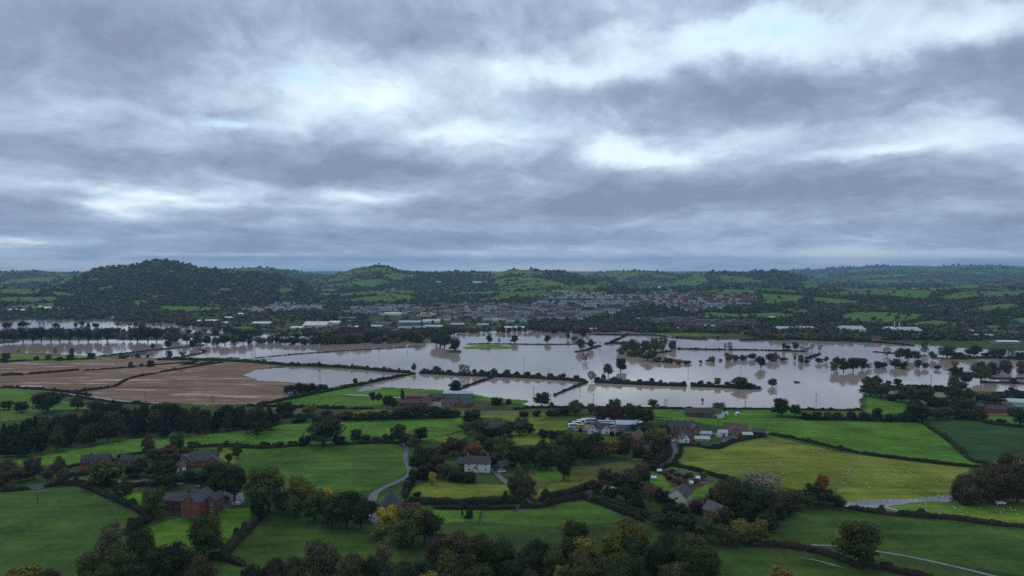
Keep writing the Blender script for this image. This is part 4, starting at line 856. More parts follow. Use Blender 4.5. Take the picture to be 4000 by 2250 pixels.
for a in [
 ([(2320, 1060), (2360, 1090), (2400, 1120), (2430, 1148), (2450, 1162), (2490, 1168)], 2.2, 2.4, 'brown clipped hedge running diagonally between the two greenest right fields', hb),
 ([(1935, 1092), (2000, 1105), (2100, 1128), (2200, 1147), (2300, 1160), (2430, 1174), (2520, 1176)], 1.8, 2.0, 'long dark hedge along the top of the yellow sheep pasture'),
 ([(2130, 1278), (2200, 1290), (2300, 1300), (2400, 1308), (2500, 1320), (2600, 1330)], 2.2, 2.4, 'brown clipped hedge below the flooded farm track', hb),
 ([(1880, 1373), (1960, 1375), (2040, 1386), (2110, 1408), (2160, 1426), (2220, 1432), (2300, 1450), (2360, 1462)], 2.0, 2.2, 'dark hedge curving past the foot of the solitary oak', hb),
 ([(1690, 1172), (1730, 1180), (1790, 1196), (1830, 1208), (1880, 1225)], 2.4, 2.2, 'dark hedge between the vegetable garden and the yellow pasture'),
 ([(1712, 1122), (1712, 1140), (1700, 1158), (1684, 1172), (1655, 1185)], 1.8, 2.0, 'low hedge curving round the inside of the wet lane bend'),
 ([(1672, 1120), (1684, 1135), (1678, 1150), (1658, 1165), (1640, 1178)], 3.0, 3.4, 'thick hedge on the outer side of the wet lane bend'),
 ([(1705, 1122), (1740, 1120), (1780, 1128), (1812, 1128), (1840, 1115), (1870, 1106)], 1.6, 1.8, 'low hedge below the polytunnel and bungalow garden'),
 ([(1305, 1278), (1360, 1276), (1420, 1262), (1470, 1252), (1475, 1258)], 2.2, 2.4, 'clipped hedge on the near side of the crossroads lane'),
 ([(1470, 1256), (1510, 1268), (1550, 1284), (1590, 1302), (1620, 1312)], 2.6, 2.6, 'dark hedge running down from the crossroads towards the bottom wood'),
 ([(1355, 1262), (1400, 1252), (1440, 1240), (1480, 1228), (1500, 1222)], 3.2, 3.4, 'thick hedge along the top side of the crossroads lane'),
 ([(1510, 1262), (1560, 1278), (1610, 1296), (1660, 1308), (1700, 1320)], 3.0, 3.4, 'tall hedge behind the white-roofed shed'),
 ([(1015, 1264), (1100, 1267), (1200, 1268), (1310, 1266)], 3.0, 3.4, 'thick straight hedge below the rough yellow field'),
 ([(1090, 1278), (1150, 1281), (1230, 1281), (1300, 1280)], 1.8, 2.0, 'low straight hedge above the bottom centre lawn'),
 ([(1020, 1256), (1022, 1235), (1035, 1215), (1050, 1200), (1060, 1190)], 3.2, 3.0, 'overgrown hedge between the lane and the rough yellow field'),
 ([(0, 1238), (40, 1234), (75, 1232)], 2.2, 2.6, 'hedge left of the lane puddle at the top of the bottom left field'),
 ([(110, 1226), (160, 1220), (205, 1222), (260, 1245), (310, 1265), (345, 1283), (372, 1298)], 2.2, 2.6, 'long hedge curving down towards the round tree by the brick mill house'),
 ([(312, 1345), (340, 1330), (368, 1312), (385, 1300)], 3.2, 4.0, 'wide clipped hedge between the bottom left field and the lawn'),
 ([(555, 1402), (580, 1380), (610, 1350), (640, 1318), (668, 1290)], 3.0, 3.2, 'brown clipped hedge along the lower edge of the lawn', hb),
 ([(520, 1402), (550, 1406), (590, 1415), (620, 1425)], 2.2, 3.0, 'dark hedge behind the lone oak at the bottom'),
 ([(160, 1200), (195, 1198), (225, 1194)], 2.0, 2.4, 'short hedge in front of the dormer cottage garden'),
 ([(130, 1218), (200, 1214), (240, 1218), (300, 1226), (360, 1222), (400, 1224)], 2.0, 2.6, 'dark hedge on the far side of the cottage lane'),
 ([(165, 1178), (205, 1170), (280, 1155), (340, 1143), (400, 1140)], 1.4, 1.6, 'low hedge behind the brick cottages below the sheep field'),
 ([(480, 1126), (540, 1124), (600, 1125), (660, 1128), (720, 1124), (770, 1120)], 2.0, 2.6, 'hedge between the sheep field and the garden of the gabled brick house'),
 ([(850, 1119), (900, 1117), (950, 1115), (1000, 1115)], 2.2, 2.6, 'hedge along the top edge of the wide green field'),
 ([(640, 1022), (700, 1010), (800, 990), (880, 974), (960, 956), (1045, 940)], 2.4, 3.0, 'long dark hedge on the diagonal bank beside the flooded stubble'),
 ([(620, 1022), (700, 1024), (800, 1027), (900, 1029), (940, 1030)], 2.0, 2.5, 'hedge along the bottom of the sheep meadow by the flooded farm'),
 ([(395, 905), (480, 906), (560, 908), (640, 912), (720, 918), (800, 921), (900, 927), (980, 934), (1035, 938)], 2.8, 4.5, 'rough hedge on the bank between the stubble and the open flood'),
 ([(1055, 939), (1150, 944), (1288, 949), (1400, 955), (1480, 961)], 3.6, 6.0, 'long dark hedge standing in the flood, left of the gap'),
 ([(1498, 962), (1600, 967), (1700, 971), (1728, 971)], 3.4, 6.0, 'long dark hedge standing in the flood, middle length'),
 ([(1738, 972), (1800, 974), (1860, 977), (1915, 979)], 3.4, 6.0, 'long dark hedge standing in the flood, right end length'),
 ([(1394, 996), (1430, 980), (1478, 962)], 1.6, 2.4, 'low clipped hedge crossing the flood at a slant, right one', hb),
 ([(1085, 1010), (1120, 996), (1165, 976), (1200, 963), (1240, 951)], 1.8, 2.6, 'low hedge crossing the flood at a slant from the farm, left one'),
 ([(1500, 1026), (1700, 1029), (1900, 1030), (2050, 1032), (2170, 1033)], 1.4, 2.5, 'long low hedge along the near shore of the flood'),
 ([(1290, 1030), (1350, 1026), (1400, 1026), (1500, 1028)], 1.8, 2.5, 'low hedge on the shore right of the farm'),
 ([(650, 1052), (720, 1050), (800, 1052), (860, 1054)], 2.2, 3.5, 'dark hedge above the woodland belt end'),
 ([(860, 1056), (960, 1055), (1060, 1053), (1160, 1049)], 3.0, 4.0, 'dark hedge along the top of the long sheep field'),
 ([(0, 975), (80, 979), (150, 985), (230, 996)], 2.0, 2.5, 'dark hedge at the lower left edge of the stubble'),
 ([(150, 992), (200, 1000), (280, 1012), (380, 1018)], 1.8, 2.2, 'hedge beside the pale lane on the left'),
 ([(170, 988), (230, 982), (290, 972), (302, 965), (330, 952), (400, 938), (470, 926), (520, 918), (560, 912)], 1.8, 2.6, 'hedge winding up the middle of the brown stubble'),
 ([(0, 945), (30, 944), (60, 943)], 2.2, 2.5, 'short hedge on the left edge of the stubble'),
 ([(68, 942), (120, 938), (160, 935), (200, 931)], 2.0, 2.5, 'short dark hedge alone in the stubble on the left'),
 ([(210, 933), (320, 925), (400, 918), (500, 910)], 1.3, 2.0, 'thin hedge across the upper stubble'),
 ([(455, 918), (500, 916), (540, 912)], 1.8, 2.5, 'short hedge at the top corner of the stubble'),
 ([(0, 912), (60, 908), (120, 906), (180, 905), (240, 903)], 1.8, 2.5, 'hedge between the yellow strip and the stubble'),
 ([(250, 897), (300, 891), (360, 884), (420, 878), (470, 873), (515, 868)], 1.4, 4.0, 'hedge on the flooded lane bank, left of the farmhouse'),
 ([(430, 902), (470, 896), (510, 888), (515, 883), (500, 880)], 1.2, 3.0, 'low hedge on the bend of the flooded lane'),
 ([(470, 901), (520, 903), (560, 902), (600, 901)], 1.0, 2.5, 'low waterlogged hedge running out into the flood'),
 ([(1175, 866), (1230, 865), (1300, 866), (1400, 867), (1470, 865), (1500, 862)], 1.0, 1.8, 'thin drowned hedge running right from the green islet'),
 ([(1446, 886), (1470, 883), (1490, 876), (1512, 870)], 1.6, 3.0, 'short drowned hedge below the round trees'),
 ([(1060, 872), (1000, 875), (900, 881), (760, 890), (640, 901)], .7, 1.4, 'almost submerged hedge line across the wide flood'),
 ([(1690, 884), (1660, 888), (1640, 890)], 1.6, 3.0, 'short brown hedge at the willow islet'),
 ([(1700, 878), (1740, 879), (1800, 880), (1900, 881), (1960, 883), (2030, 885)], 1.7, 2.5, 'broken drowned hedge in the right half of the flood'),
 ([(2026, 904), (2045, 898), (2062, 891)], 2.2, 3.5, 'short slanting drowned hedge beside the willows'),
 ([(1535, 862), (1550, 856), (1570, 846), (1580, 842)], 2.0, 3.5, 'curved hedge bank at the far shore'),
 ([(1520, 866), (1545, 864), (1575, 866)], 3.0, 5.0, 'brown scrubby hedge left of the willow islet'),
 ([(1640, 843), (1700, 850), (1780, 855)], 1.6, 3.0, 'hedge along the far shore below the bright field'),
 ([(1860, 857), (2000, 854), (2061, 857), (2200, 862), (2300, 870)], 2.4, 4.0, 'long dark hedge along the far shore on the right'),
 ([(2195, 885), (2260, 890), (2330, 895)], 1.0, 2.0, 'broken drowned hedge by the far right trees'),
 ([(2390, 903), (2480, 901), (2576, 903), (2640, 904)], 2.6, 4.5, 'drowned hedge under the far right row of trees'),
 ([(2490, 952), (2530, 953), (2600, 954)], 1.4, 2.5, 'upper low hedge in the far right water'),
 ([(2470, 962), (2530, 964), (2600, 966)], 1.6, 2.8, 'lower dark hedge in the far right water'),
 ([(2230, 978), (2300, 979), (2390, 985)], 3.4, 6.0, 'thick hedge above the narrow brown pond'),
 ([(2500, 993), (2560, 994), (2640, 996)], 3.0, 4.5, 'hedge above the right edge gardens'),
 ([(1990, 1052), (2100, 1056), (2200, 1059), (2310, 1061)], 2.2, 3.5, 'dark hedge under the row of bushes above the green field'),
 ([(1800, 1127), (1850, 1112), (1890, 1104), (1925, 1098)], 1.8, 2.2, 'hedge in front of the two grey sheds'),
 ([(2440, 1044), (2470, 1062), (2520, 1070), (2600, 1078)], 2.0, 3.0, 'hedge along the top of the darkest right field'),
 ([(1480, 842), (1600, 843), (1640, 844)], 2.0, 4.0, 'dark hedge along the foot of the town fields')]:
    hedge(a[0], a[1], a[2], a[3], *( [a[4]] if len(a) > 4 else []))

# ------------------------------------------------------------------ far woodland, as a mass
def patch_at(x, y):
    e, c = worley(x + 60 * vnoise(x / 300, y / 300, 1), y, 210, 3)
    return e, c, fbm(x / 700, y / 700, 77, 3)
TOWN = [
 [(1375, 738), (1400, 728), (1480, 733), (1560, 742), (1600, 745), (1620, 765), (1560, 788), (1460, 808), (1300, 812), (1230, 806), (1250, 785), (1320, 770), (1360, 760)],
 [(1600, 743), (1700, 733), (1770, 738), (1900, 744), (1905, 764), (1830, 775), (1740, 790), (1700, 775), (1620, 765)],
 [(1100, 775), (1160, 762), (1200, 765), (1300, 765), (1330, 775), (1260, 800), (1180, 806), (1090, 800), (1030, 795), (1000, 782)],
 [(600, 786), (620, 778), (700, 766), (815, 768), (820, 783), (740, 785), (640, 786)],
 [(860, 790), (890, 774), (960, 771), (1060, 772), (1060, 790), (900, 796)],
 [(1620, 806), (1900, 808), (1905, 824), (1800, 826), (1650, 822)],
]
IND = [(560, 808, 860, 838), (930, 790, 1330, 836), (480, 800, 560, 816), (1940, 820, 2060, 836), (2110, 822, 2330, 842), (2440, 830, 2600, 872), (1290, 815, 1340, 834)]
NF = 60000
uj = rng.uniform(-740, 3320, NF); vj = 652 + (rng.uniform(0, 1, NF) ** 1.0) * 206
# fast terrain hit
Tq, Zq = ray(uj, vj)
cq = colf(Tq).astype(int)
hit = np.zeros(NF); ok = np.zeros(NF, bool)
SLr = SL.copy()
for lo in range(0, NF, 4000):
    S = SLr[:, cq[lo:lo + 4000]] >= Zq[lo:lo + 4000][None, :]
    k = S.argmax(0); ok[lo:lo + 4000] = S[k, np.arange(S.shape[1])]; hit[lo:lo + 4000] = DD[k]
hit *= rng.uniform(.995, 1.005, NF)
X, Y = Tq * hit, hit; Z = height(X, Y)
cf = np.clip(np.round(colf(Tq)).astype(int), 0, NCc - 1); rf = np.clip(np.round(np.interp(Y, DD, np.arange(NR))).astype(int), 0, NR - 1)
fld = FM[rf, cf]; wtr = WM[rf, cf]
ed, ci_, wn = patch_at(X, Y)
isf = (Y > 2300) & (ci_ < patch_open(uj, Y)) & (wn < .64)
town = np.zeros(NF, bool)
for P in TOWN: town |= inpoly(uj, vj, P)
ind = np.zeros(NF, bool)
for a in IND: ind |= (uj > a[0]) & (uj < a[2]) & (vj > a[1]) & (vj < a[3])
r = rng.uniform(0, 1, NF)
keep = ok & (Y > np.interp(uj, [0, 1850, 1960, 2600], [1240, 1240, 1085, 1060])) & (Y < 13000) & ~wtr & (Z > .3)
hedgeline = isf & (ed < .065) & ~traced[rf, cf]
clump = fbm(X / 60, Y / 60, 5, 3)
dense = ~fld & ((vj < 905))
p = np.where(fld, np.where(hedgeline, .85, .05), 1.0)
p = np.where(town, .40, p); p = np.where(ind, .14, p); p = np.where((fld) & traced[rf, cf], .025 + .12 * (clump > .60), p)
lowp = ~fld & (Y < 2100) & ~town & ~ind; p = np.where(lowp, .38 + .62 * (clump > .47), p)
p = np.where((Y < 1450) & (uj > 1500) & ~fld, 1.0, p)
keep &= r < p
X, Y, Z, U2, hl, tw, twi = X[keep], Y[keep], Z[keep], uj[keep], hedgeline[keep], town[keep], ind[keep]
n = len(X)
sz = np.clip(np.exp(rng.normal(0, .32, n)), .5, 1.6)
rad = np.where(Y < 2000, 4.0, 4.0 + (Y - 2000) / 1200) * sz
rad = np.where(hl, rad * .62, rad); rad = np.where(tw | twi, rad * .75, rad)
hgt = rad * rng.uniform(1.25, 1.8, n)
hgt = np.where(hl, rad * 1.0, hgt)
pal = np.array([(.034, .050, .022), (.042, .060, .026), (.050, .070, .028), (.060, .056, .032), (.075, .060, .036), (.055, .080, .030), (.095, .085, .035), (.12, .065, .03)])
wts = np.array([.24, .24, .15, .14, .09, .08, .04, .02])
zone = fbm(X / 220, Y / 220, 41, 3)
pi = rng.choice(len(pal), n, p=wts)
brown = rng.uniform(0, 1, n) < (zone > .56) * .55
pi = np.where(brown, rng.choice([3, 4, 6], n), pi)
cc = 1.2 * pal[pi] * rng.uniform(.75, 1.25, (n, 1)) * (.75 + .5 * fbm(X / 90, Y / 90, 9, 2))[:, None]
v0, f0 = icosa()
def lump(X, Y, Z, rad, hgt, cc, name, extra=0):
    n = len(X); g = rng
    jit = 1 + g.normal(0, .16, (n, 12, 1))
    Vv = v0[None] * jit * np.stack([rad, rad * g.uniform(.8, 1.2, n), hgt * .55], -1)[:, None, :]
    a = g.uniform(0, 6.28, n); ca, sa = np.cos(a)[:, None], np.sin(a)[:, None]
    xx = Vv[..., 0] * ca - Vv[..., 1] * sa; yy = Vv[..., 0] * sa + Vv[..., 1] * ca
    Vv = np.stack([xx + X[:, None], yy + Y[:, None], Vv[..., 2] + (Z + hgt * .5)[:, None]], -1)
    Fc = (f0[None] + (np.arange(n) * 12)[:, None, None]).reshape(-1, 3)
    return mesh_np(name, Vv.reshape(-1, 3), Fc, MLA, cols=np.repeat(cc, 12, 0))
def leaved(X, Y, Z, rad, hgt, cc, name, per):
    """small leafy clumps, each tree a loose dome of leaf cards round a solid middle"""
    n = len(X); g = rng
    d = g.normal(0, 1, (n, per, 3)); d /= np.linalg.norm(d, axis=2)[..., None]
    rr = np.stack([rad, rad, hgt * .52], -1)[:, None, :] * g.uniform(.85, 1.15, (n, per, 1))
    P = d * rr + np.stack([X, Y, Z + hgt * .52], -1)[:, None, :]
    V, Fc = cards(P.reshape(-1, 3), d.reshape(-1, 3), np.repeat(rad * .42, per), g)
    c4 = np.repeat(np.repeat(cc, per, 0), 4, 0)
    jit = g.uniform(.75, .95, (n, 12, 1))
    C = v0[None] * jit * np.stack([rad, rad, hgt * .5], -1)[:, None, :] + np.stack([X, Y, Z + hgt * .5], -1)[:, None, :]
    Fc2 = (f0[None] + (np.arange(n) * 12)[:, None, None]).reshape(-1, 3) + len(V)
    return mesh_np(name, np.concatenate([V, C.reshape(-1, 3)]), [Fc, Fc2], MLA, cols=np.concatenate([c4, np.repeat(cc * .8, 12, 0)]))
nearm = Y < 2600
o = obj('woodland', leaved(X[nearm], Y[nearm], Z[nearm], rad[nearm], hgt[nearm], cc[nearm], 'woodland', 14))
tag(o, 'mixed green and brown woodland and hedgerow trees round the town and lower hill slopes', 'woodland', kind='stuff')
fm = ~nearm
mid_ = fm & (Y < 4600); fm &= ~mid_
o = obj('woodland', leaved(X[mid_], Y[mid_], Z[mid_], rad[mid_] * 1.1, hgt[mid_], cc[mid_], 'woodland', 8))
tag(o, 'dark mixed woodland covering the nearer hills behind the town', 'woodland', kind='stuff')
o = obj('woodland', lump(X[fm], Y[fm], Z[fm], rad[fm], hgt[fm], cc[fm], 'woodland'))
tag(o, 'bluish far woodland and field hedges covering the distant hills', 'woodland', kind='stuff')
print('far trees', n, nearm.sum(), 'trees', len(TREES))
# hedges round the traced far fields
hx, hy = [], []
for k, P in FIELDS:
    if np.array(P)[:, 1].mean() > 845: continue
    for i in range(len(P)):
        a, b_ = np.array(P[i], float), np.array(P[(i + 1) % len(P)], float)
        L = np.hypot(*(b_ - a)); m = int(L / 2.0) + 1
        for t in np.linspace(0, 1, m, endpoint=False):
            if random.random() < .9:
                q = a + (b_ - a) * t; g_ = G(q[0] + random.uniform(-.5, .5), q[1] + random.uniform(-.2, .2))
                if 1250 < g_[1] < 6000: hx.append(g_)
hx = np.array(hx); m = len(hx)
rr = np.where(rng.uniform(0, 1, m) < .12, rng.uniform(3.5, 5.5, m), rng.uniform(1.6, 2.4, m)) * (hx[:, 1] / 2200) ** .4
o = obj('field_hedges', leaved(hx[:, 0], hx[:, 1], hx[:, 2], rr, rr * 1.3, pal[rng.choice(4, m)] * .9, 'field_hedges', 8))
tag(o, 'dark hedges bordering the small green fields beyond the flood', 'hedges', kind='stuff')

# ------------------------------------------------------------------ materials for buildings
def brickmat(name, c1, c2, mortar=(.20, .16, .13)):
    m, N, b = mat(name, c1, .85, 0, .2)
    tcx = N.n('ShaderNodeTexCoord').outputs['Object']
    sp_ = N.n('ShaderNodeSeparateXYZ'); N.link(tcx, sp_.inputs[0])
    vec = N.comb(N.math('ADD', sp_.outputs[0], sp_.outputs[1]), sp_.outputs[2], 0)
    br = N.n('ShaderNodeTexBrick'); N.link(vec, br.inputs['Vector'])
    br.inputs['Color1'].default_value = (*c1, 1); br.inputs['Color2'].default_value = (*c2, 1); br.inputs['Mortar'].default_value = (*mortar, 1)
    br.inputs['Scale'].default_value = 1.0; br.inputs['Brick Width'].default_value = .45; br.inputs['Row Height'].default_value = .15; br.inputs['Mortar Size'].default_value = .012
    st = N.noise(tcx, .6, 5, .7)
    N.link(N.mix(1.0, br.outputs['Color'], N.ramp(st, [(.3, (.6, .6, .62)), (.7, (1.15, 1.1, 1.05))]), 'MULTIPLY'), b.inputs['Base Color'])
    return m
M = {'brick': brickmat('red_brick', (.30, .085, .055), (.22, .065, .045)), 'brown': brickmat('brown_brick', (.17, .08, .055), (.12, .06, .045)),
     'pink': brickmat('pale_brick', (.36, .19, .14), (.28, .15, .12)),
     'white': mottled('white_render', (.60, .60, .58), (.72, .72, .70), .5, .8), 'cream': mottled('cream_render', (.58, .50, .38), (.68, .60, .46), .5, .8),
     'tan': mottled('tan_cladding', (.48, .36, .24), (.55, .42, .30), .3, .7), 'grey': mottled('grey_cladding', (.16, .18, .20), (.22, .24, .26), .4, .6),
     'slate': mottled('slate_roof', (.034, .036, .045), (.075, .080, .096), .9, .6, .25), 'slate2': mottled('dark_roof_tiles', (.040, .036, .036), (.075, .066, .062), 1.2, .6),
     'tile': mottled('red_roof_tiles', (.15, .06, .045), (.22, .09, .065), 1.0, .7), 'browntile': mottled('brown_roof_tiles', (.075, .05, .042), (.12, .082, .066), 1.0, .7),
     'tin': mottled('metal_roof', (.28, .31, .34), (.38, .41, .44), .2, .4, .6), 'rust': mottled('rusty_metal_roof', (.16, .05, .04), (.25, .09, .07), .3, .6),
     'whiteroof': mottled('white_metal_roof', (.55, .57, .6), (.68, .7, .72), .2, .45, .5), 'bluesteel': mottled('blue_steel_roof', (.10, .15, .20), (.15, .20, .26), .2, .4),
     'blue': mottled('blue_panel', (.03, .09, .30), (.05, .12, .36), .3, .5), 'wood': mottled('weathered_wood', (.09, .065, .045), (.14, .10, .07), 1.5, .8),
     'green': mottled('pale_green_panel', (.32, .42, .36), (.40, .50, .43), .3, .5), 'timber': mottled('black_timber', (.018, .016, .015), (.03, .028, .026), 2, .6)}
MGL, N_, b_ = mat('window_glass', (.02, .025, .03), .08, 0, .6)
MFR, N_, b_ = mat('white_paint', (.70, .70, .68), .5)
MROAD = mottled('wet_tarmac', (.032, .035, .042), (.062, .066, .078), .25, .45, .35)
MDIRT = mottled('gravel_yard', (.10, .095, .09), (.16, .15, .145), .4, .55, .4)
MTRK = mottled('muddy_track', (.08, .085, .08), (.15, .16, .165), .5, .35, .6)
MPUD, N_, b_ = mat('puddle_water', (.12, .12, .12), .05, 0, .6); b_.inputs['IOR'].default_value = 1.33
MTYRE, N_, b_ = mat('tyre_rubber', (.02, .02, .02), .9)
MPOLE = mottled('pole_wood', (.07, .06, .05), (.11, .095, .08), 1.0, .9)
MSTEEL, N_, b_ = mat('galvanised_steel', (.22, .24, .26), .5, .3)
MWOOL = mottled('sheep_wool', (.52, .50, .44), (.70, .68, .60), 3.0, .95)
MFACE, N_, b_ = mat('sheep_face', (.10, .09, .08), .9)

# roads and tracks laid on the land
def ribbon(name, pts, w, m, off=.14, label=None, wobble=0.0, kind='structure'):
    d0 = np.mean([G(u, v)[1] for u, v in pts]); st = max(1.2, d0 / 260)
    P, s = path(pts, st); n = len(P)
    if np.isscalar(w): ww = np.full(n, float(w))
    else: ww = np.interp(np.linspace(0, 1, n), np.linspace(0, 1, len(w)), w)
    dv = np.gradient(P, axis=0); dv /= np.linalg.norm(dv, axis=1)[:, None] + 1e-9; nr = np.stack([-dv[:, 1], dv[:, 0]], 1)
    V = []
    for a in (-.5, -.25, 0, .25, .5):
        e = ww * a
        if wobble and abs(a) == .5: e = e + ww * wobble * (fbm(np.arange(n) * st / 6, np.arange(n) * 0 + a * 9, 3) - .5) * 2
        q = P + nr * e[:, None]; V.append(np.stack([q[:, 0], q[:, 1], np.maximum(height(q[:, 0], q[:, 1]), 0) + off], 1))
    V = np.stack(V, 1).reshape(-1, 3); i = np.arange(n - 1)[:, None] * 5 + np.arange(4)[None, :]
    o = obj(name, mesh_np(name, V, np.stack([i, i + 1, i + 6, i + 5], -1).reshape(-1, 4), m, smooth=True))
    return tag(o, kind=kind)
ribbon('road', [(1012, 1116), (1022, 1130), (1020, 1150), (1028, 1175), (1030, 1192), (1005, 1210), (968, 1226), (945, 1240), (935, 1262)], [3.0, 3.0, 3.0, 2.9, 2.9, 3.2, 4.2], MROAD)
ribbon('road', [(1690, 1100), (1690, 1118), (1693, 1135), (1686, 1152), (1664, 1166), (1635, 1180)], [7, 6, 5.5, 5, 4.5, 4], MROAD)
ribbon('road', [(1290, 1284), (1330, 1274), (1400, 1262), (1450, 1250), (1480, 1236), (1500, 1230)], 3.4, MROAD)
ribbon('road', [(1330, 1270), (1326, 1262), (1300, 1235), (1275, 1215), (1250, 1192), (1242, 1180)], 3.0, MDIRT)
ribbon('road', [(1470, 1246), (1476, 1250), (1500, 1262), (1560, 1285), (1640, 1308)], 3.2, MROAD)
ribbon('road', [(0, 1232), (60, 1228), (95, 1222), (130, 1212), (200, 1207), (300, 1213), (400, 1208), (440, 1214), (500, 1225), (560, 1240), (600, 1258)], 3.6, MROAD)
ribbon('lane', [(77, 1232), (92, 1226), (108, 1222)], [9, 11, 10], MPUD, .2, wobble=.2)
ribbon('road', [(600, 1240), (596, 1258), (588, 1268), (560, 1276), (530, 1280)], [4, 5, 7, 6, 5], MROAD)
ribbon('lane', [(594, 1262), (590, 1272)], [2.4, 4.5], MPUD, .2, wobble=.3)
ribbon('road', [(930, 1040), (1000, 1044), (1150, 1042), (1290, 1036)], 4, MROAD)
ribbon('lane', [(150, 988), (200, 994), (260, 1002), (300, 1008), (400, 1014)], [5, 6, 6, 5, 4], MROAD)
ribbon('lane', [(1825, 1098), (1825, 1108), (1812, 1120), (1805, 1126)], 4, MROAD)
ribbon('track', [(1905, 1373), (2000, 1371), (2100, 1374), (2180, 1384), (2260, 1396), (2340, 1412), (2420, 1430), (2500, 1450), (2560, 1466)], [1.0, 1.3, 1.1, 1.2, 1.3, 1.4, 1.5], MTRK, .12, wobble=.25)
ribbon('track', [(2012, 1403), (2050, 1410), (2090, 1420), (2126, 1430)], [.5, .5, .9, 1.5, .3], MTRK, .12, wobble=.3)
ribbon('flood_track', [(2128, 1276), (2180, 1268), (2240, 1264), (2300, 1260), (2360, 1257), (2400, 1252), (2425, 1250)], [3, 9, 9, 5, 5, 8, 4], MPUD, .16, wobble=.25)
ribbon('yard', [(1440, 1080), (1480, 1076), (1540, 1078), (1600, 1080)], [12, 30, 34, 24], MDIRT, .10)
ribbon('yard', [(905, 1312), (940, 1306), (975, 1306)], [6, 10, 8], MDIRT, .12)
ribbon('yard', [(1030, 1012), (1100, 1014), (1190, 1012)], [20, 34, 20], MDIRT, .08)
ribbon('yard', [(1235, 1180), (1262, 1190)], [8, 8], MDIRT, .12)
ribbon('yard', [(1800, 1096), (1850, 1096)], [12, 14], MDIRT, .12)
ribbon('puddle', [(862, 992), (900, 994), (950, 997), (990, 1000), (1010, 1000)], [2, 6, 4, 5, 3], MPUD, .10, wobble=.35)
ribbon('puddle', [(905, 985), (925, 978), (940, 972)], [8, 14, 22], MPUD, .08, wobble=.6)
ribbon('puddle', [(1130, 992), (1160, 990)], [3, 5, 3], MPUD, .10)
ribbon('puddle', [(1170, 873), (1210, 874), (1250, 876)], [3, 3, 3], MPUD, .10, wobble=.3)
ribbon('puddle', [(730, 1000), (740, 984), (750, 975)], [2, 10, 3], MPUD, .10, wobble=.5)
ribbon('puddle', [(2200, 1272), (2240, 1280), (2262, 1286)], [1, 2.5, 1], MPUD, .14, wobble=.6)
ribbon('puddle', [(365, 905), (600, 903)], [0.5, 0.5], MPUD, .10)
ribbon('garden_bed', [(1665, 1192), (1700, 1190), (1755, 1205), (1765, 1218)], [6, 14, 12, 4], mottled('dug_earth', (.06, .05, .035), (.09, .07, .05), .4), .10, wobble=.3)

# ------------------------------------------------------------------ buildings
def wpx(u, v): g = G(u, v); return g, g[1] / F
def gable(m, L, Wd, e, r, x=0, y=0, m0=0):
    """wall block with gable ends, ridge along x"""
    x0, x1, y0, y1 = x - L / 2, x + L / 2, y - Wd / 2, y + Wd / 2
    m.add([(x0, y0, -.8), (x1, y0, -.8), (x1, y1, -.8), (x0, y1, -.8), (x0, y0, e), (x1, y0, e), (x1, y1, e), (x0, y1, e), (x0, y, e + r), (x1, y, e + r)],
          [(0, 1, 5, 4), (2, 3, 7, 6), (1, 2, 6, 9, 5), (3, 0, 4, 8, 7), (3, 2, 1, 0)], m0)
def roofp(m, L, Wd, e, r, x=0, y=0, ov=.35, th=.18, hip=0, m0=0):
    x0, x1 = x - L / 2 - ov, x + L / 2 + ov; y0, y1 = y - Wd / 2 - ov, y + Wd / 2 + ov
    k = r / (Wd / 2); z0 = e - ov * k + .05; zr = e + r + .05
    h = hip * Wd / 2
    a = [(x0, y0, z0), (x1, y0, z0), (x1, y1, z0), (x0, y1, z0), (x0 + h, y, zr), (x1 - h, y, zr)]
    b = [(p[0], p[1], p[2] + th) for p in a]
    m.add(a + b, [(6, 7, 11, 10), (8, 9, 10, 11), (0, 4, 5, 1), (2, 5, 4, 3), (0, 1, 7, 6), (2, 3, 9, 8), (1, 5, 11, 7) if hip == 0 else (7, 8, 11), (3, 4, 10, 9) if hip == 0 else (9, 6, 10)]
          + ([(5, 2, 8, 11), (4, 0, 6, 10)] if hip == 0 else [(1, 2, 8, 7), (3, 0, 6, 9)]), m0)
def yroof(fn, m, L, Wd, e, r, x, y, **k):
    """same shapes turned so the ridge runs along y"""
    t = MB(); fn(t, L, Wd, e, r, 0, 0, **k)
    m.add([(x - q[1], y + q[0], q[2]) for q in t.v], t.f, k.get('m0', 0))
def window(par, x, y, z, w=1.0, h=1.2, face='f', bars=1, fr=None):
    """frame with its panes; face f = front(-y), l, r, b"""
    f, p = MB(), MB(); t = .07
    f.box(-w / 2, w / 2, -.05, .04, 0, t); f.box(-w / 2, w / 2, -.05, .04, h - t, h); f.box(-w / 2, -w / 2 + t, -.05, .04, t, h - t); f.box(w / 2 - t, w / 2, -.05, .04, t, h - t)
    f.box(-w / 2 - .06, w / 2 + .06, -.12, .03, -.08, -.003)
    for k in range(bars): q = -w / 2 + w * (k + 1) / (bars + 1); f.box(q - .025, q + .025, -.045, .03, t, h - t)
    p.box(-w / 2 + t, w / 2 - t, -.02, .02, t, h - t)
    rz = {'f': 0, 'b': math.pi, 'l': -math.pi / 2, 'r': math.pi / 2}[face]
    o = f.build('window', fr or MFR, par); o.location = (x, y, z); o.rotation_euler = (0, 0, rz)
    p.build('pane', MGL, o)
def chimney(roof, x, y, z, m, h=1.4, pots=2):
    c = MB(); c.box(x - .45, x + .45, y - .3, y + .3, z - 1.0, z + h); c.box(x - .52, x + .52, y - .37, y + .37, z + h, z + h + .14)
    for k in range(pots): c.tube((x - .2 + .4 * k, y, z + h + .14), (x - .2 + .4 * k, y, z + h + .5), .11, .09, 7)
    c.build('chimney', m, roof)
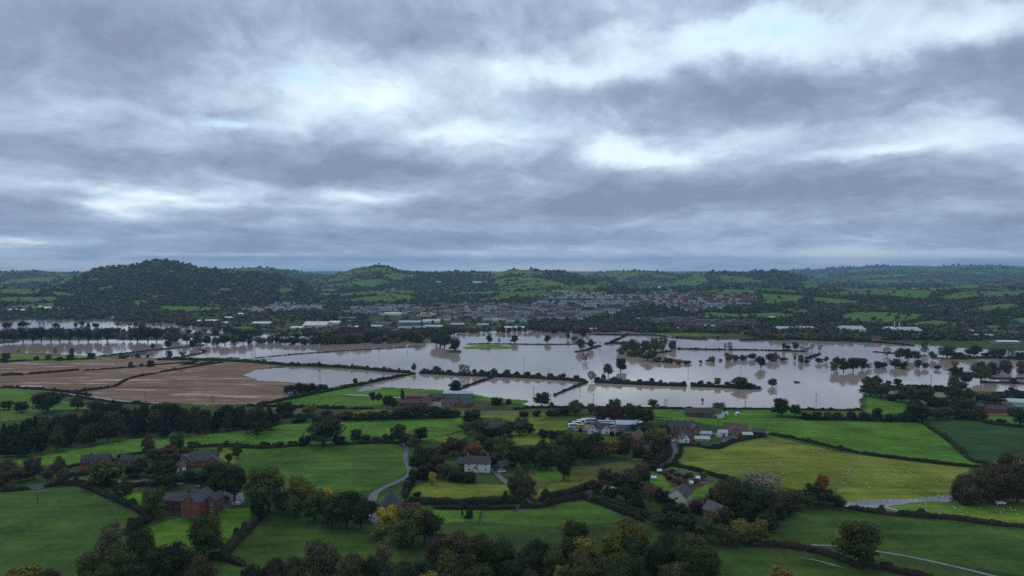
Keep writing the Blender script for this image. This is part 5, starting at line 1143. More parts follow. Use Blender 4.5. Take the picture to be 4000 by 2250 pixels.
def door(par, x, y, face='f', m=None, w=1.0, h=2.05):
    d = MB(); d.box(-w / 2, w / 2, -.06, .03, 0, h); o = d.build('door', m or M['timber'], par); o.location = (x, y, 0.02)
    o.rotation_euler = (0, 0, {'f': 0, 'b': math.pi, 'l': -math.pi / 2, 'r': math.pi / 2}[face])
def start(name, u, v, rz, label, cat='house', group=None):
    o = obj(name, None, loc=G(u, v), rz=R(rz)); return tag(o, label, cat, group)
def simple(name, u, v, Lpx, Wm, e, r, rz, wall, roof, label, cat='house', wins=0, chim=0, hip=0, dr=True, rows=1, gwin=False, group=None, ov=.35, wz=.9, bars=1, ww=1.0):
    """one gabled block, its front middle at u, v; Lpx = length in picture units"""
    g, px = wpx(u, v); L = Lpx * px / max(.3, abs(math.cos(R(rz))))
    t = start(name, u, v, rz, label, cat, group); y = Wm / 2
    a = MB()
    if hip: a.box(-L / 2, L / 2, 0, Wm, -.8, e)
    else: gable(a, L, Wm, e, r, 0, y)
    a.build('wall', M[wall], t)
    q = MB(); roofp(q, L, Wm, e, r, 0, y, hip=hip, ov=ov); ro = q.build('roof', M[roof], t)
    for k in range(chim): chimney(ro, (-.4 + .8 * k) * L if chim > 1 else .38 * L, y, e + r, M['brick'] if wall != 'white' else M['pink'])
    for rr_ in range(rows):
        for k in range(wins):
            x = L * (-.5 + (k + .5) / wins)
            if dr and rr_ == 0 and k == wins // 2 and wins > 1: continue
            window(t, x, -.03, wz + 2.5 * rr_, ww, 1.15, 'f', bars)
    if gwin:
        for rr_ in range(rows): window(t, -L / 2 - .03, y, wz + 2.5 * rr_, 1.1, 1.2, 'l'); window(t, L / 2 + .03, y, wz + 2.5 * rr_, 1.1, 1.2, 'r')
    if dr: door(t, L * .02, -.02)
    return t, L
# three-dormer cottage
t, L = simple('brick_cottage', 236, 1180, 60, 7.5, 3.6, 3.2, 14, 'brick', 'slate', 'red brick cottage with three white-framed dormer windows below the sheep field', wins=0, chim=0, gwin=True, dr=False)
rf_ = [c for c in t.children if c.name.startswith('roof')][0]
chimney(rf_, -L * .18, 3.75, 6.8, M['brick'])
for k in (-1, 0, 1):
    x = k * L * .30
    a = MB(); yroof(gable, a, 3.2, 2.6, 4.6, 1.3, x, 1.45); a.build('gable_wall', M['brick'], t)
    q = MB(); yroof(roofp, q, 3.4, 2.6, 4.6, 1.3, x, 1.5, ov=.25); q.build('dormer_roof', M['slate'], t)
    window(t, x, -.18, 3.6, 1.7, 1.4, 'f', 2)
    window(t, x + .4, -.05, .9, 1.3, 1.1, 'f', 1)
simple('garage', 318, 1172, 24, 5.0, 3.0, 2.2, 20, 'brick', 'slate', 'small slate-roofed outbuilding between the brick cottage and garden trees', 'outbuilding', wins=2, dr=False)
simple('shed', 282, 1162, 18, 3.5, 2.0, 1.0, 12, 'wood', 'slate2', 'low dark shed at the right end of the dormer cottage', 'shed', dr=True)
# gabled brick house with drive
t, L = simple('brick_house', 500, 1173, 80, 8.5, 2.8, 3.2, 16, 'brick', 'slate', 'long red brick house with dark roof and two gable ends above its lawn', wins=4, dr=False, gwin=True, chim=1)
a = MB(); yroof(gable, a, 5.0, 7.0, 3.0, 3.4, -L * .36, -.6); a.build('gable_wall', M['brick'], t)
q = MB(); yroof(roofp, q, 6.0, 7.0, 3.0, 3.4, -L * .36, -.1); q.build('gable_roof', M['slate'], t)
a = MB(); yroof(gable, a, 5.0, 5.5, 3.0, 2.6, L * .40, -.4); a.build('gable_wall', M['brick'], t)
q = MB(); yroof(roofp, q, 6.0, 5.5, 3.0, 2.6, L * .40, .2); q.build('gable_roof', M['slate'], t)
for zz in (.9, 3.7): window(t, -L * .36, -3.17, zz, 1.2, 1.1, 'f', 2)
window(t, L * .40, -2.97, 1.0, 1.8, 1.5, 'f', 2)
t, L = simple('garage', 454, 1186, 18, 5.5, 2.4, 1.6, 50, 'white', 'slate2', 'small white-walled garage in the trees below the gabled brick house', 'garage', dr=True)
# brick mill house
g0, px = wpx(476, 1303)
t = start('brick_mill_house', 476, 1303, -8, 'large red brick building with slate roofs and a tall blind gable on the lawn')
e = 6.2
a = MB(); yroof(gable, a, 13, 7.6, e, 2.8, 0, 6.5); a.build('gable_wall', M['brick'], t)
q = MB(); yroof(roofp, q, 13, 7.6, e, 2.8, 0, 6.5, ov=.2); r1 = q.build('roof', M['slate'], t)
a = MB(); a.box(-.55, .55, -.35, -.002, -.5, e + 2.6); a.box(-.4, .4, -.3, .35, e + 2.6, e + 3.9); a.build('chimney_breast', M['brick'], t)
a = MB(); gable(a, 14, 6.5, 4.6, 2.3, -8.5, 9.0); a.build('long_range_wall', M['brown'], t)
q = MB(); roofp(q, 17, 6.5, 4.6, 2.3, -7.4, 9.0, ov=.2); q.build('long_range_roof', M['slate'], t)
a = MB(); yroof(gable, a, 7, 4.4, 5.2, 2.0, 5.2, 10); a.build('rear_wing_wall', M['brown'], t)
q = MB(); yroof(roofp, q, 7, 4.4, 5.2, 2.0, 5.2, 10, ov=.2); q.build('rear_wing_roof', M['slate'], t)
a = MB(); gable(a, 8, 5, 4.8, 2.2, -6, 15); a.build('back_block_wall', M['brown'], t)
q = MB(); roofp(q, 8, 5, 4.8, 2.2, -6, 15, hip=1.0); q.build('back_block_roof', M['slate'], t)
for k in range(4): window(t, -14 + 2.9 * k, 5.7, 3.0, .9, .9, 'f', 1, M['brown']); window(t, -14 + 2.9 * k, 5.7, .6, 1.0, 1.3, 'f', 1, M['brown'])
for k in range(2): window(t, 3.83, 3 + 4.5 * k, 3.4, 1.0, 1.1, 'r', 1, M['wood']); window(t, 3.83, 3 + 4.5 * k, .8, 1.1, 1.3, 'r', 1, M['wood'])
window(t, 5.8, 6.47, 3.4, .9, 1.0); window(t, 5.8, 6.47, .8, 1.0, 1.2)
a = MB(); a.box(-15, -4.2, 1.2, 1.5, -.8, .8); a.box(-15, -14.7, 1.5, 5.6, -.8, .8); a.build('terrace_wall', M['brown'], t)
# white cottage
t, L = simple('white_cottage', 1200, 1188, 64, 7.5, 4.6, 2.9, -3, 'white', 'slate2', 'long white cottage with dark slate roof and porch between big trees', wins=3, rows=2, chim=2, dr=False, gwin=False)
a = MB(); gable(a, 3.5, 7.0, 4.0, 2.4, -L / 2 - 1.75, 5.2); a.build('side_wing_wall', M['brown'], t)
q = MB(); roofp(q, 3.5, 7.0, 4.0, 2.4, -L / 2 - 1.75, 5.2); q.build('side_wing_roof', M['slate2'], t)
a = MB(); yroof(gable, a, 1.6, 1.9, 2.1, 1.0, -L * .06, -.85); a.build('porch', M['white'], t)
q = MB(); yroof(roofp, q, 1.7, 1.9, 2.1, 1.0, -L * .06, -.85, ov=.2); q.build('porch_roof', M['slate2'], t)
simple('shed', 1242, 1172, 18, 5, 2.8, 1.8, 30, 'timber', 'slate2', 'dark open-fronted shed behind the white cottage', 'shed')
simple('shed', 1272, 1184, 22, 5, 3.0, 1.8, 55, 'wood', 'slate', 'slate-roofed shed beside the white car', 'shed')
# pointed slate roof house behind the yellow tree
t = start('roundhouse', 979, 1293, 0, 'house with a tall pointed slate roof hidden behind the bright yellow tree')
a = MB(); nn = 10; rr_ = 4.6
vs = [(rr_ * math.cos(6.283 * k / nn), 4 + rr_ * math.sin(6.283 * k / nn), z) for z in (-.8, 3.6) for k in range(nn)]
a.add(vs, [(k, (k + 1) % nn, nn + (k + 1) % nn, nn + k) for k in range(nn)]); a.build('wall', M['pink'], t)
a = MB(); rr_ = 5.0
vs = [(rr_ * math.cos(6.283 * k / nn), 4 + rr_ * math.sin(6.283 * k / nn), 3.5) for k in range(nn)] + [(.5 * math.cos(6.283 * k / nn), 4 + .5 * math.sin(6.283 * k / nn), 8.6) for k in range(nn)]
a.add(vs, [(k, (k + 1) % nn, nn + (k + 1) % nn, nn + k) for k in range(nn)] + [tuple(range(nn, 2 * nn))]); ro = a.build('roof', M['slate'], t)
a = MB(); a.tube((0, 4, 8.4), (0, 4, 9.5), .5, .42, 8); a.build('vent', M['brown'], ro)
window(t, 1.6, -.32, 1.0, 1.1, 1.2, 'f'); door(t, -1.0, -.45)
a = MB(); a.box(-9.5, -5.6, -3.5, .8, -.8, .25); a.box(-9.5, -9.3, -3.5, .8, .25, 1.1); a.build('terrace', M['pink'], t)
t = start('garden_wall', 930, 1272, 0, 'low red brick wall beside the pointed slate roof', 'wall')
a = MB(); a.box(-6, 22, -.15, .15, -1.5, 1.1); a.build('brickwork', M['brick'], t); a = MB(); a.box(-6.05, 22.05, -.2, .2, 1.1, 1.2); a.build('coping', M['brown'], t)
# dark roofed house, coach yard, brick houses
simple('slate_house', 1238, 1096, 34, 8, 4.6, 3.0, 8, 'brick', 'slate', 'house showing only a dark slate roof among trees above the copse', wins=3, rows=1)
t, L = simple('white_gabled_house', 1508, 1090, 44, 8, 3.0, 3.2, -12, 'white', 'slate2', 'white house with two gables at the front of the coach yard', wins=3, dr=True)
for x in (-.38, .40):
    a = MB(); yroof(gable, a, 4, 6.2, 3.0, 3.2, x * L, -.6); a.build('gable_wall', M['white'], t)
    q = MB(); yroof(roofp, q, 5, 6.2, 3.0, 3.2, x * L, -.1); q.build('gable_roof', M['slate2'], t)
    window(t, x * L, -2.67, .9, 1.6, 1.2, 'f', 2); window(t, x * L, -2.67, 3.6, 1.0, 1.0, 'f')
t, L = simple('workshop', 1576, 1084, 50, 14, 4.2, 1.0, -4, 'grey', 'tin', 'large grey metal workshop shed in the coach yard', 'shed', wins=3, dr=True, ov=.2)
simple('workshop', 1590, 1060, 36, 8, 4.0, .8, -4, 'grey', 'tin', 'pale-roofed shed behind the grey metal workshop', 'shed')
simple('brick_house', 1612, 1122, 34, 8, 5.2, 3.2, 62, 'brick', 'browntile', 'tall red brick house with chimneys half hidden in trees left of the wet lane', chim=2, wins=3, rows=2, gwin=True)
simple('brick_house', 1640, 1148, 26, 7, 3.8, 2.6, 40, 'brown', 'slate2', 'small dark brick house in the trees below the tall red brick house', wins=2, chim=1)
t, L = simple('brick_terrace', 1718, 1090, 66, 8, 4.4, 2.8, -1, 'brick', 'slate', 'long two-storey red brick row with a slate roof above the wet lane', wins=6, rows=2, chim=0)
rf_ = [c for c in t.children if c.name.startswith('roof')][0]
for k in range(4): chimney(rf_, L * (-.4 + .26 * k), 4, 7.2, M['brick'], 1.0)
a = MB(); yroof(gable, a, 6, 5.5, 4.0, 2.4, L * .42, -2.4); a.build('gable_wall', M['brick'], t)
q = MB(); yroof(roofp, q, 6, 5.5, 4.0, 2.4, L * .42, -2.2); q.build('gable_roof', M['slate'], t)
window(t, L * .42, -5.47, 2.6, 1.6, 1.3, 'f', 2); window(t, L * .42, -5.47, .7, 1.6, 1.2, 'f', 2)
t, L = simple('brick_house', 1728, 1112, 30, 7, 3.8, 2.8, 24, 'brick', 'slate', 'red brick house with a white timbered front gable beside the wet lane', wins=2, dr=False, gwin=True)
a = MB(); yroof(gable, a, 4, 5, 3.4, 2.2, -L * .34, -.8); a.build('gable_wall', M['white'], t)
q = MB(); yroof(roofp, q, 4.4, 5, 3.4, 2.2, -L * .34, -.6); q.build('gable_roof', M['slate'], t)
window(t, -L * .34, -2.87, .9, 1.4, 1.2); window(t, -L * .34, -2.87, 3.0, 1.0, 1.0)
simple('polytunnel', 1768, 1110, 36, 6, 1.4, 1.0, -4, 'tin', 'green', 'pale glass greenhouse beside the timbered brick house', 'greenhouse', dr=False)
simple('polytunnel', 1776, 1097, 30, 5, 1.5, 1.0, -4, 'tin', 'tin', 'white-roofed greenhouse behind the larger pale one', 'greenhouse', dr=False)
t, L = simple('bungalow', 1852, 1093, 56, 10, 2.8, 3.0, -14, 'pink', 'browntile', 'brown-roofed bungalow with a wide front gable and white windows', wins=4, dr=False, gwin=True)
a = MB(); yroof(gable, a, 5, 8, 2.8, 2.4, -L * .05, -1.2); a.build('gable_wall', M['pink'], t)
q = MB(); yroof(roofp, q, 6, 8, 2.8, 2.4, -L * .05, -.8); q.build('gable_roof', M['browntile'], t)
window(t, -L * .05 - 1.5, -3.77, .9, 1.8, 1.3, 'f', 2); window(t, -L * .05 + 1.8, -3.77, .9, 1.8, 1.3, 'f', 2)
simple('garage', 1820, 1098, 22, 6, 2.4, 1.2, -6, 'white', 'tin', 'double garage with white doors left of the bungalow', 'garage', dr=True)
simple('shed', 1908, 1100, 30, 7, 3.2, 1.6, -20, 'timber', 'slate', 'open-sided dark shed at the corner of the yellow pasture, larger of two', 'shed', dr=False)
simple('shed', 1882, 1103, 24, 6, 2.4, 1.0, -4, 'wood', 'green', 'low shed with pale green roof next to the open-sided dark shed', 'shed', dr=False)
# long barn by the flood
t, L = simple('long_barn', 1760, 1050, 66, 8, 3.4, 2.8, -5, 'brown', 'slate2', 'long dark barn with patched slate roof at the edge of the flood', 'barn', wins=0, dr=True)
t, L = simple('barn_cottage', 1800, 1051, 20, 7, 3.6, 2.8, -40, 'white', 'slate2', 'small white-ended cottage attached to the right of the long barn', wins=2, dr=True, chim=1)
simple('shed', 1826, 1046, 10, 3, 2, .8, 0, 'white', 'whiteroof', 'tiny white shed right of the long barn', 'shed')
simple('caravan_shed', 1856, 1046, 8, 3, 2, .6, 10, 'white', 'whiteroof', 'smallest white shed on the shore field', 'shed')
# white house, slate roof below, garden sheds
simple('white_house', 1733, 1272, 30, 7.5, 5.0, 3.0, 58, 'cream', 'slate', 'tall white house with slate roof and skylights below the vegetable garden', wins=3, rows=2, chim=1, gwin=True)
simple('slate_house', 1786, 1310, 24, 6.5, 4.0, 2.8, -62, 'brown', 'slate', 'house showing a steep blue grey slate roof among the right hand trees', wins=2, gwin=True)
simple('shed', 1530, 1244, 24, 4.5, 2.2, .8, -35, 'wood', 'whiteroof', 'shed with a long white roof among the trees right of the crossroads', 'shed', dr=False)
simple('greenhouse', 1644, 1208, 11, 2.2, 1.2, .5, -14, 'tin', 'whiteroof', 'small white greenhouse at the top left of the vegetable garden', 'greenhouse', dr=False)
simple('greenhouse', 1740, 1221, 7, 2.2, 1.2, .5, 4, 'tin', 'whiteroof', 'small white greenhouse at the lower edge of the vegetable garden', 'greenhouse', dr=False)
simple('greenhouse', 1756, 1210, 8, 2.4, 1.4, .6, -10, 'whiteroof', 'whiteroof', 'tiny white cold frame at the right of the vegetable garden', 'greenhouse', dr=False)
simple('shed', 1660, 1192, 10, 2, 1.5, .6, 10, 'wood', 'whiteroof', 'white-topped box at the top of the vegetable garden', 'shed', dr=False)
simple('field_shelter', 1786, 1272, 16, 3, 1.9, .6, 6, 'timber', 'timber', 'black timber field shelter beside the lawn of the white house', 'shed', dr=False)
# flooded farm
simple('farm_barn', 1040, 1022, 72, 8, 2.8, 2.4, 6, 'brick', 'slate2', 'long slate-roofed brick farm range at the front left of the flooded farm', 'barn', wins=0, dr=True)
simple('farm_barn', 1050, 1006, 58, 8, 3.2, 1.8, -2, 'brick', 'rust', 'barn with a dark red metal roof behind the brick farm range', 'barn')
t, L = simple('farm_cottage', 1076, 1018, 20, 7, 3.4, 2.6, 60, 'pink', 'slate', 'pale-gabled brick farmhouse between the farm ranges', wins=2, chim=1, gwin=True)
simple('farm_barn', 1144, 1021, 68, 7, 2.6, 2.0, -2, 'pink', 'slate2', 'long low brick farm range at the front right of the flooded farm', 'barn', wins=6, dr=True)
simple('farm_barn', 1180, 1023, 24, 8, 2.8, 2.4, 48, 'brick', 'slate', 'slate-roofed barn at the right end of the farm ranges', 'barn')
simple('farm_barn', 1104, 1008, 24, 9, 3.0, 2.4, 30, 'brown', 'slate', 'dark slate-roofed barn in the middle of the flooded farm', 'barn')
simple('hay_barn', 1152, 1002, 72, 12, 4.2, 1.2, -1, 'grey', 'tin', 'large open hay barn with a pale metal roof at the flooded meadow edge', 'barn', ov=.6)
# farmhouse in the flood
t, L = simple('farmhouse', 354, 900, 26, 7, 4.2, 3.0, -3, 'white', 'slate2', 'white farmhouse cut off by the flood above the stubble', wins=4, rows=2, chim=1)
a = MB(); gable(a, L * .5, 5, 2.6, 1.8, L * .72, 3); a.build('side_wing_wall', M['white'], t)
q = MB(); roofp(q, L * .5, 5, 2.6, 1.8, L * .72, 3); q.build('side_wing_roof', M['slate2'], t)
simple('shed', 333, 901, 8, 4, 2.2, 1.4, 0, 'white', 'slate', 'small white shed left of the cut-off farmhouse', 'shed')
# far shore and right edge buildings
FB = [('white_house', 2206, 859, 24, 8, 6, 4, -12, 'pink', 'slate2', 'brick house with a white gable alone at the far shore on the right', 'house'),
 ('house', 2508, 1040, 40, 8, 4, 3, -6, 'brick', 'slate', 'brown gabled house in the gardens by the right edge', 'house'), ('house', 2546, 1036, 26, 8, 4, 3, 20, 'pink', 'slate2', 'second gabled house in the gardens by the right edge', 'house'),
 ('green_shed', 2566, 1024, 44, 18, 5, 2, -14, 'green', 'green', 'large pale green metal shed at the right edge', 'shed'), ('house', 2470, 1032, 22, 7, 3.4, 2.4, 10, 'brown', 'slate', 'slate-roofed house left of the right edge gardens', 'house'),
 ('house', 2332, 1018, 12, 6, 3, 2, 0, 'white', 'slate', 'small pale hut among trees beside the narrow brown pond', 'house'),
 ('warehouse', 790, 826, 66, 44, 8, 7, -3, 'tan', 'tin', 'large tan warehouse with twin pale roof slopes, biggest in town', 'warehouse'),
 ('warehouse', 745, 828, 34, 18, 4, 2, -3, 'tan', 'whiteroof', 'low tan annex at the left side of the biggest warehouse', 'warehouse'),
 ('warehouse', 655, 818, 50, 28, 5, 3, -4, 'grey', 'tin', 'pale-roofed shed left of the biggest tan warehouse', 'warehouse'),
 ('warehouse', 520, 812, 52, 24, 5, 2.5, 4, 'grey', 'whiteroof', 'long white-roofed shed at the left end of the industrial area', 'warehouse'), ('warehouse', 560, 816, 22, 18, 4, 2, 4, 'grey', 'whiteroof', 'short white-roofed shed on the flood edge, left industrial area', 'warehouse'),
 ('warehouse', 575, 804, 28, 20, 5, 3, 0, 'white', 'tin', 'grey-roofed shed in the middle of the left industrial area', 'warehouse'), ('warehouse', 604, 794, 12, 12, 5, 2, 0, 'white', 'whiteroof', 'small white hut on the meadow behind the left industrial area', 'warehouse'),
 ('warehouse', 870, 806, 50, 30, 5, 4, 0, 'brown', 'slate', 'dark low slate-roofed store behind the big tan warehouse', 'warehouse'), ('warehouse', 840, 816, 30, 26, 5, 3, 4, 'white', 'whiteroof', 'white-roofed unit right behind the big tan warehouse', 'warehouse'),
 ('warehouse', 885, 813, 26, 18, 5, 2, 0, 'tan', 'tin', 'unit with a yellow and orange front near the town centre', 'warehouse'), ('warehouse', 880, 828, 40, 24, 5, 2.5, -4, 'white', 'whiteroof', 'white-roofed unit right of the big tan warehouse', 'warehouse'),
 ('warehouse', 940, 826, 44, 24, 5, 2.5, 2, 'grey', 'tin', 'grey-roofed unit left of the yellow town tree', 'warehouse'), ('warehouse', 965, 818, 44, 20, 5, 2.5, 2, 'grey', 'slate', 'slate-roofed unit behind the yellow town tree', 'warehouse'),
 ('warehouse', 1018, 832, 42, 34, 6, 3, -4, 'blue', 'bluesteel', 'blue-walled factory unit at the scrub edge, left of the row', 'warehouse'), ('warehouse', 1052, 831, 40, 34, 6, 3, -2, 'blue', 'bluesteel', 'blue-walled factory unit at the scrub edge, right of the row', 'warehouse'),
 ('warehouse', 990, 836, 26, 16, 5, 1.5, 0, 'white', 'bluesteel', 'low pale blue unit right at the scrub', 'warehouse'), ('warehouse', 1090, 828, 50, 30, 6, 3, 0, 'grey', 'tin', 'grey saw-roofed factory in the middle of the town front', 'warehouse'),
 ('warehouse', 1030, 816, 60, 26, 6, 3, 0, 'grey', 'tin', 'long grey factory behind the blue units', 'warehouse'), ('warehouse', 1085, 812, 48, 24, 6, 2, 0, 'white', 'whiteroof', 'white factory with stepped roofs behind the town front', 'warehouse'),
 ('warehouse', 1076, 795, 42, 24, 8, 1.5, 0, 'white', 'whiteroof', 'flat white-roofed hall above the town front', 'hall'), ('warehouse', 985, 793, 50, 26, 6, 2, -6, 'white', 'whiteroof', 'long white school building left of the town centre', 'hall'),
 ('warehouse', 1115, 806, 34, 20, 6, 4, 0, 'white', 'slate', 'dark slate hall with a white cupola end', 'hall'), ('warehouse', 1150, 822, 36, 22, 6, 2.5, 0, 'brown', 'tin', 'brown-walled grey unit in the right town front', 'warehouse'),
 ('warehouse', 1190, 830, 30, 20, 5, 2.5, 0, 'blue', 'slate', 'small blue unit near the flood in the town front', 'warehouse'), ('warehouse', 1215, 822, 30, 20, 5, 2.5, 0, 'grey', 'tin', 'grey unit at the right end of the town front', 'warehouse'),
 ('warehouse', 1294, 829, 56, 26, 5, 1.5, 2, 'grey', 'whiteroof', 'long white supermarket by the flood at the town edge', 'hall'), ('warehouse', 1268, 833, 28, 16, 4, 1.2, 2, 'white', 'tin', 'small pale unit left of the long white supermarket', 'warehouse'),
 ('warehouse', 1250, 808, 24, 16, 5, 3, 0, 'white', 'tin', 'pale hall above the long white supermarket', 'hall'), ('warehouse', 1454, 810, 28, 26, 5, 4, 0, 'white', 'tin', 'pale-roofed hall right below the white terraces', 'hall'),
 ('warehouse', 1610, 806, 44, 20, 5, 1.5, 5, 'grey', 'whiteroof', 'flat pale-roofed store among trees right of the terraces', 'hall'), ('warehouse', 1490, 832, 26, 12, 4, 1.5, 0, 'white', 'green', 'pale roof among the trees by the far shore', 'shed'),
 ('warehouse', 1800, 828, 56, 22, 5, 4, -10, 'brown', 'tin', 'wide grey-roofed hall below the red brick estate', 'hall'), ('glasshouse', 1690, 829, 40, 14, 3, 2, 0, 'green', 'green', 'pale green glasshouses among trees below the estate', 'greenhouse'),
 ('warehouse', 1980, 833, 46, 30, 6, 4, 0, 'white', 'tin', 'arched grey-roofed factory, left of the matching pair', 'factory'), ('warehouse', 2032, 833, 42, 30, 6, 4, 0, 'white', 'tin', 'arched grey-roofed factory, right of the matching pair', 'factory'),
 ('warehouse', 1948, 831, 22, 24, 5, 3, 0, 'grey', 'slate', 'small dark factory left of the matching arched pair', 'factory'), ('warehouse', 2152, 836, 58, 46, 7, 6, -6, 'white', 'tin', 'broad pyramid-roofed grey factory among trees', 'factory'),
 ('warehouse', 2246, 834, 22, 26, 6, 4, 0, 'white', 'whiteroof', 'white domed factory with two thin chimneys', 'factory'), ('warehouse', 2296, 838, 52, 44, 6, 6, -6, 'white', 'tin', 'wide grey factory right of the white domed one', 'factory'),
 ('warehouse', 2305, 846, 44, 14, 4, 1.5, -6, 'white', 'whiteroof', 'low white front unit of the wide grey factory', 'factory'), ('warehouse', 2460, 848, 90, 14, 4, 1.5, 0, 'grey', 'whiteroof', 'very long low white roof above the right hand trees', 'warehouse'),
 ('warehouse', 2548, 844, 44, 18, 6, 3, -2, 'brown', 'slate', 'long slate-roofed brick block near the right edge', 'warehouse'), ('house', 2552, 832, 26, 12, 9, 4, -2, 'brown', 'slate', 'tall brick house with rows of windows near the right edge', 'house'),
 ('warehouse', 2440, 836, 24, 14, 4, 2, 0, 'white', 'tin', 'small pale shed left of the tall right edge house', 'warehouse'), ('warehouse', 2540, 866, 60, 20, 5, 1.5, 0, 'grey', 'whiteroof', 'pale depot roof by the far right flood', 'warehouse'),
 ('farm_barn', 150, 779, 40, 20, 5, 2, 2, 'white', 'whiteroof', 'long white farm roof below the left hills', 'barn'), ('farm_barn', 115, 779, 22, 18, 5, 4, 2, 'white', 'tin', 'grey farm roof left of the long white farm roof', 'barn'),
 ('farm_barn', 98, 777, 8, 10, 6, 4, 0, 'white', 'whiteroof', 'small white silo building at the left farm', 'barn'), ('farm_barn', 26, 783, 26, 20, 5, 3, 0, 'grey', 'tin', 'grey farm building at the far left', 'barn'), ('farm_barn', 50, 784, 20, 20, 5, 3, 0, 'grey', 'tin', 'second grey farm building at the far left', 'barn'),
 ('house', 229, 744, 9, 12, 6, 4, 0, 'white', 'slate', 'lone white house in the woods of the left hill', 'house'), ('house', 284, 801, 8, 8, 5, 2, 0, 'white', 'slate', 'tiny white hut beyond the left flood', 'house'),
 ('castle', 563, 738, 26, 26, 16, 4, 0, 'brick', 'tile', 'red sandstone castle on the wooded hillside', 'castle'), ('castle', 545, 744, 18, 14, 8, 4, 10, 'brick', 'tile', 'red building just below the hillside castle', 'house'),
 ('house', 586, 756, 14, 14, 5, 4, 0, 'white', 'slate', 'pale roof in the woods below the castle', 'house'), ('house', 988, 729, 9, 10, 6, 4, 0, 'white', 'slate', 'white house on the slope right of the middle wood', 'house'),
 ('glasshouse', 1207, 712, 40, 60, 6, 3, -6, 'whiteroof', 'whiteroof', 'long gleaming white glasshouses on the far hillside', 'greenhouse'), ('house', 1103, 711, 14, 14, 5, 4, 0, 'white', 'tin', 'white farm left of the gleaming glasshouses', 'house'),
 ('house', 1844, 708, 14, 14, 5, 3, 0, 'white', 'slate', 'tiny farm under the long wooded ridge', 'house'), ('house', 1608, 718, 10, 16, 6, 4, 0, 'white', 'slate', 'white farmhouse on the far hills above the estate', 'house'), ('house', 1659, 726, 7, 14, 6, 3, 0, 'white', 'whiteroof', 'white barn right of the far white farmhouse', 'house'),
 ('house', 2305, 728, 14, 14, 6, 3, 0, 'cream', 'slate', 'cream house on the crest of the right hills', 'house'), ('house', 2330, 727, 30, 14, 5, 2, 0, 'white', 'slate', 'long white farm on the crest of the right hills', 'house'),
 ('house', 2472, 768, 14, 12, 5, 4, 0, 'white', 'slate', 'white farm on the right slopes', 'house'), ('house', 2420, 795, 16, 10, 5, 4, 0, 'brick', 'slate2', 'brick farmhouse hidden on the right slopes', 'house'), ('house', 2450, 792, 10, 10, 5, 4, 0, 'white', 'slate', 'white cottage right of the hidden brick farmhouse', 'house'),
 ('house', 1942, 802, 16, 8, 4, 2, -20, 'white', 'whiteroof', 'white farm buildings on the slope above the arched factories', 'house'), ('house', 1953, 805, 10, 8, 4, 2, 10, 'grey', 'tin', 'small grey farm shed on the slope above the arched factories', 'shed'),
 ('church', 1096, 768, 8, 14, 22, 4, 0, 'brown', 'slate', 'dark church tower among trees above the town', 'church'), ('town_hall', 1108, 770, 34, 16, 9, 4, 5, 'brown', 'slate', 'big dark brick building beside the church tower', 'hall')]
for a in FB:
    simple(a[0], a[1], a[2], a[3] * .92, a[4], a[5] * (.75 if a[4] > 13 else .9), a[6] * .8, a[7], a[8], a[9], a[10], a[11], wins=0, dr=False, ov=.3)
for (u, v) in ((2250, 826), (2262, 826)):
    t = start('factory_chimney', u, v + 6, 0, 'thin white steel chimney beside the white domed factory, ' + ('left' if u < 2255 else 'right') + ' one', 'chimney')
    a = MB(); a.tube((0, 0, 0), (0, 0, 17), .9, .7, 8); a.build('stack', M['whiteroof'], t); a = MB(); a.tube((0, 0, 17), (0, 0, 17.6), 1.0, 1.0, 8); a.build('rim', M['grey'], t)

# town houses
M['townslate'] = mottled('wet_slate_sky_sheen', (.075, .075, .085), (.135, .135, .145), .4, .5, .4)  # paler copy of the slate, overcast sky reflection put into its colour
HM = {}
def town_mesh(wall, roof, ln):
    k = (wall, roof, ln)
    if k not in HM:
        m = MB(); gable(m, ln, 7, 5.4, 2.4, 0, 0, 0); roofp(m, ln, 7, 5.4, 2.4, 0, 0, m0=1)
        nb = max(1, int(ln // 7))
        for j in range(nb):
            x = -ln / 2 + ln * (j + .5) / nb
            m.box(x - .35, x + .35, -.3, .3, 7, 8.7, 2)
            for zz in (.9, 3.3):
                for s in (-1.6, 1.4): m.box(x + s - .5, x + s + .5, -3.56, -3.45, zz, zz + 1.1, 3)
        HM[k] = m.mesh('town_house', [M[wall], M['townslate' if roof == 'slate' else roof], M['brown'], MGL])
    return HM[k]
styles = [[('white', 'slate'), ('white', 'slate'), ('cream', 'slate'), ('brick', 'slate'), ('brick', 'browntile'), ('pink', 'slate2'), ('cream', 'slate'), ('brown', 'slate'), ('brick', 'slate2')],
          [('brick', 'browntile'), ('brick', 'tile'), ('cream', 'browntile'), ('white', 'slate'), ('pink', 'browntile'), ('brick', 'slate'), ('cream', 'browntile'), ('white', 'slate')],
          [('brick', 'slate'), ('brown', 'slate'), ('pink', 'browntile'), ('white', 'slate'), ('white', 'slate'), ('cream', 'slate2'), ('brick', 'tile')],
          [('brick', 'browntile'), ('pink', 'slate'), ('white', 'slate'), ('cream', 'slate')], [('brick', 'slate'), ('white', 'slate'), ('cream', 'slate')], [('brick', 'browntile'), ('brown', 'slate'), ('brick', 'slate2')]]
ZN = ['on the terraced slope of the town', 'in the brick estate on the right of the town', 'in the old town centre', 'in the estate under the left wooded hill', 'at the foot of the middle wood', 'in the brick row above the far shore']
CW = {'white': 'white', 'cream': 'cream', 'brick': 'red brick', 'pink': 'pale brick', 'brown': 'dark brick'}
RW = {'slate': 'slate-roofed', 'slate2': 'dark-roofed', 'browntile': 'brown-tiled', 'tile': 'red-tiled'}
cand = []
gh = random.Random(21)
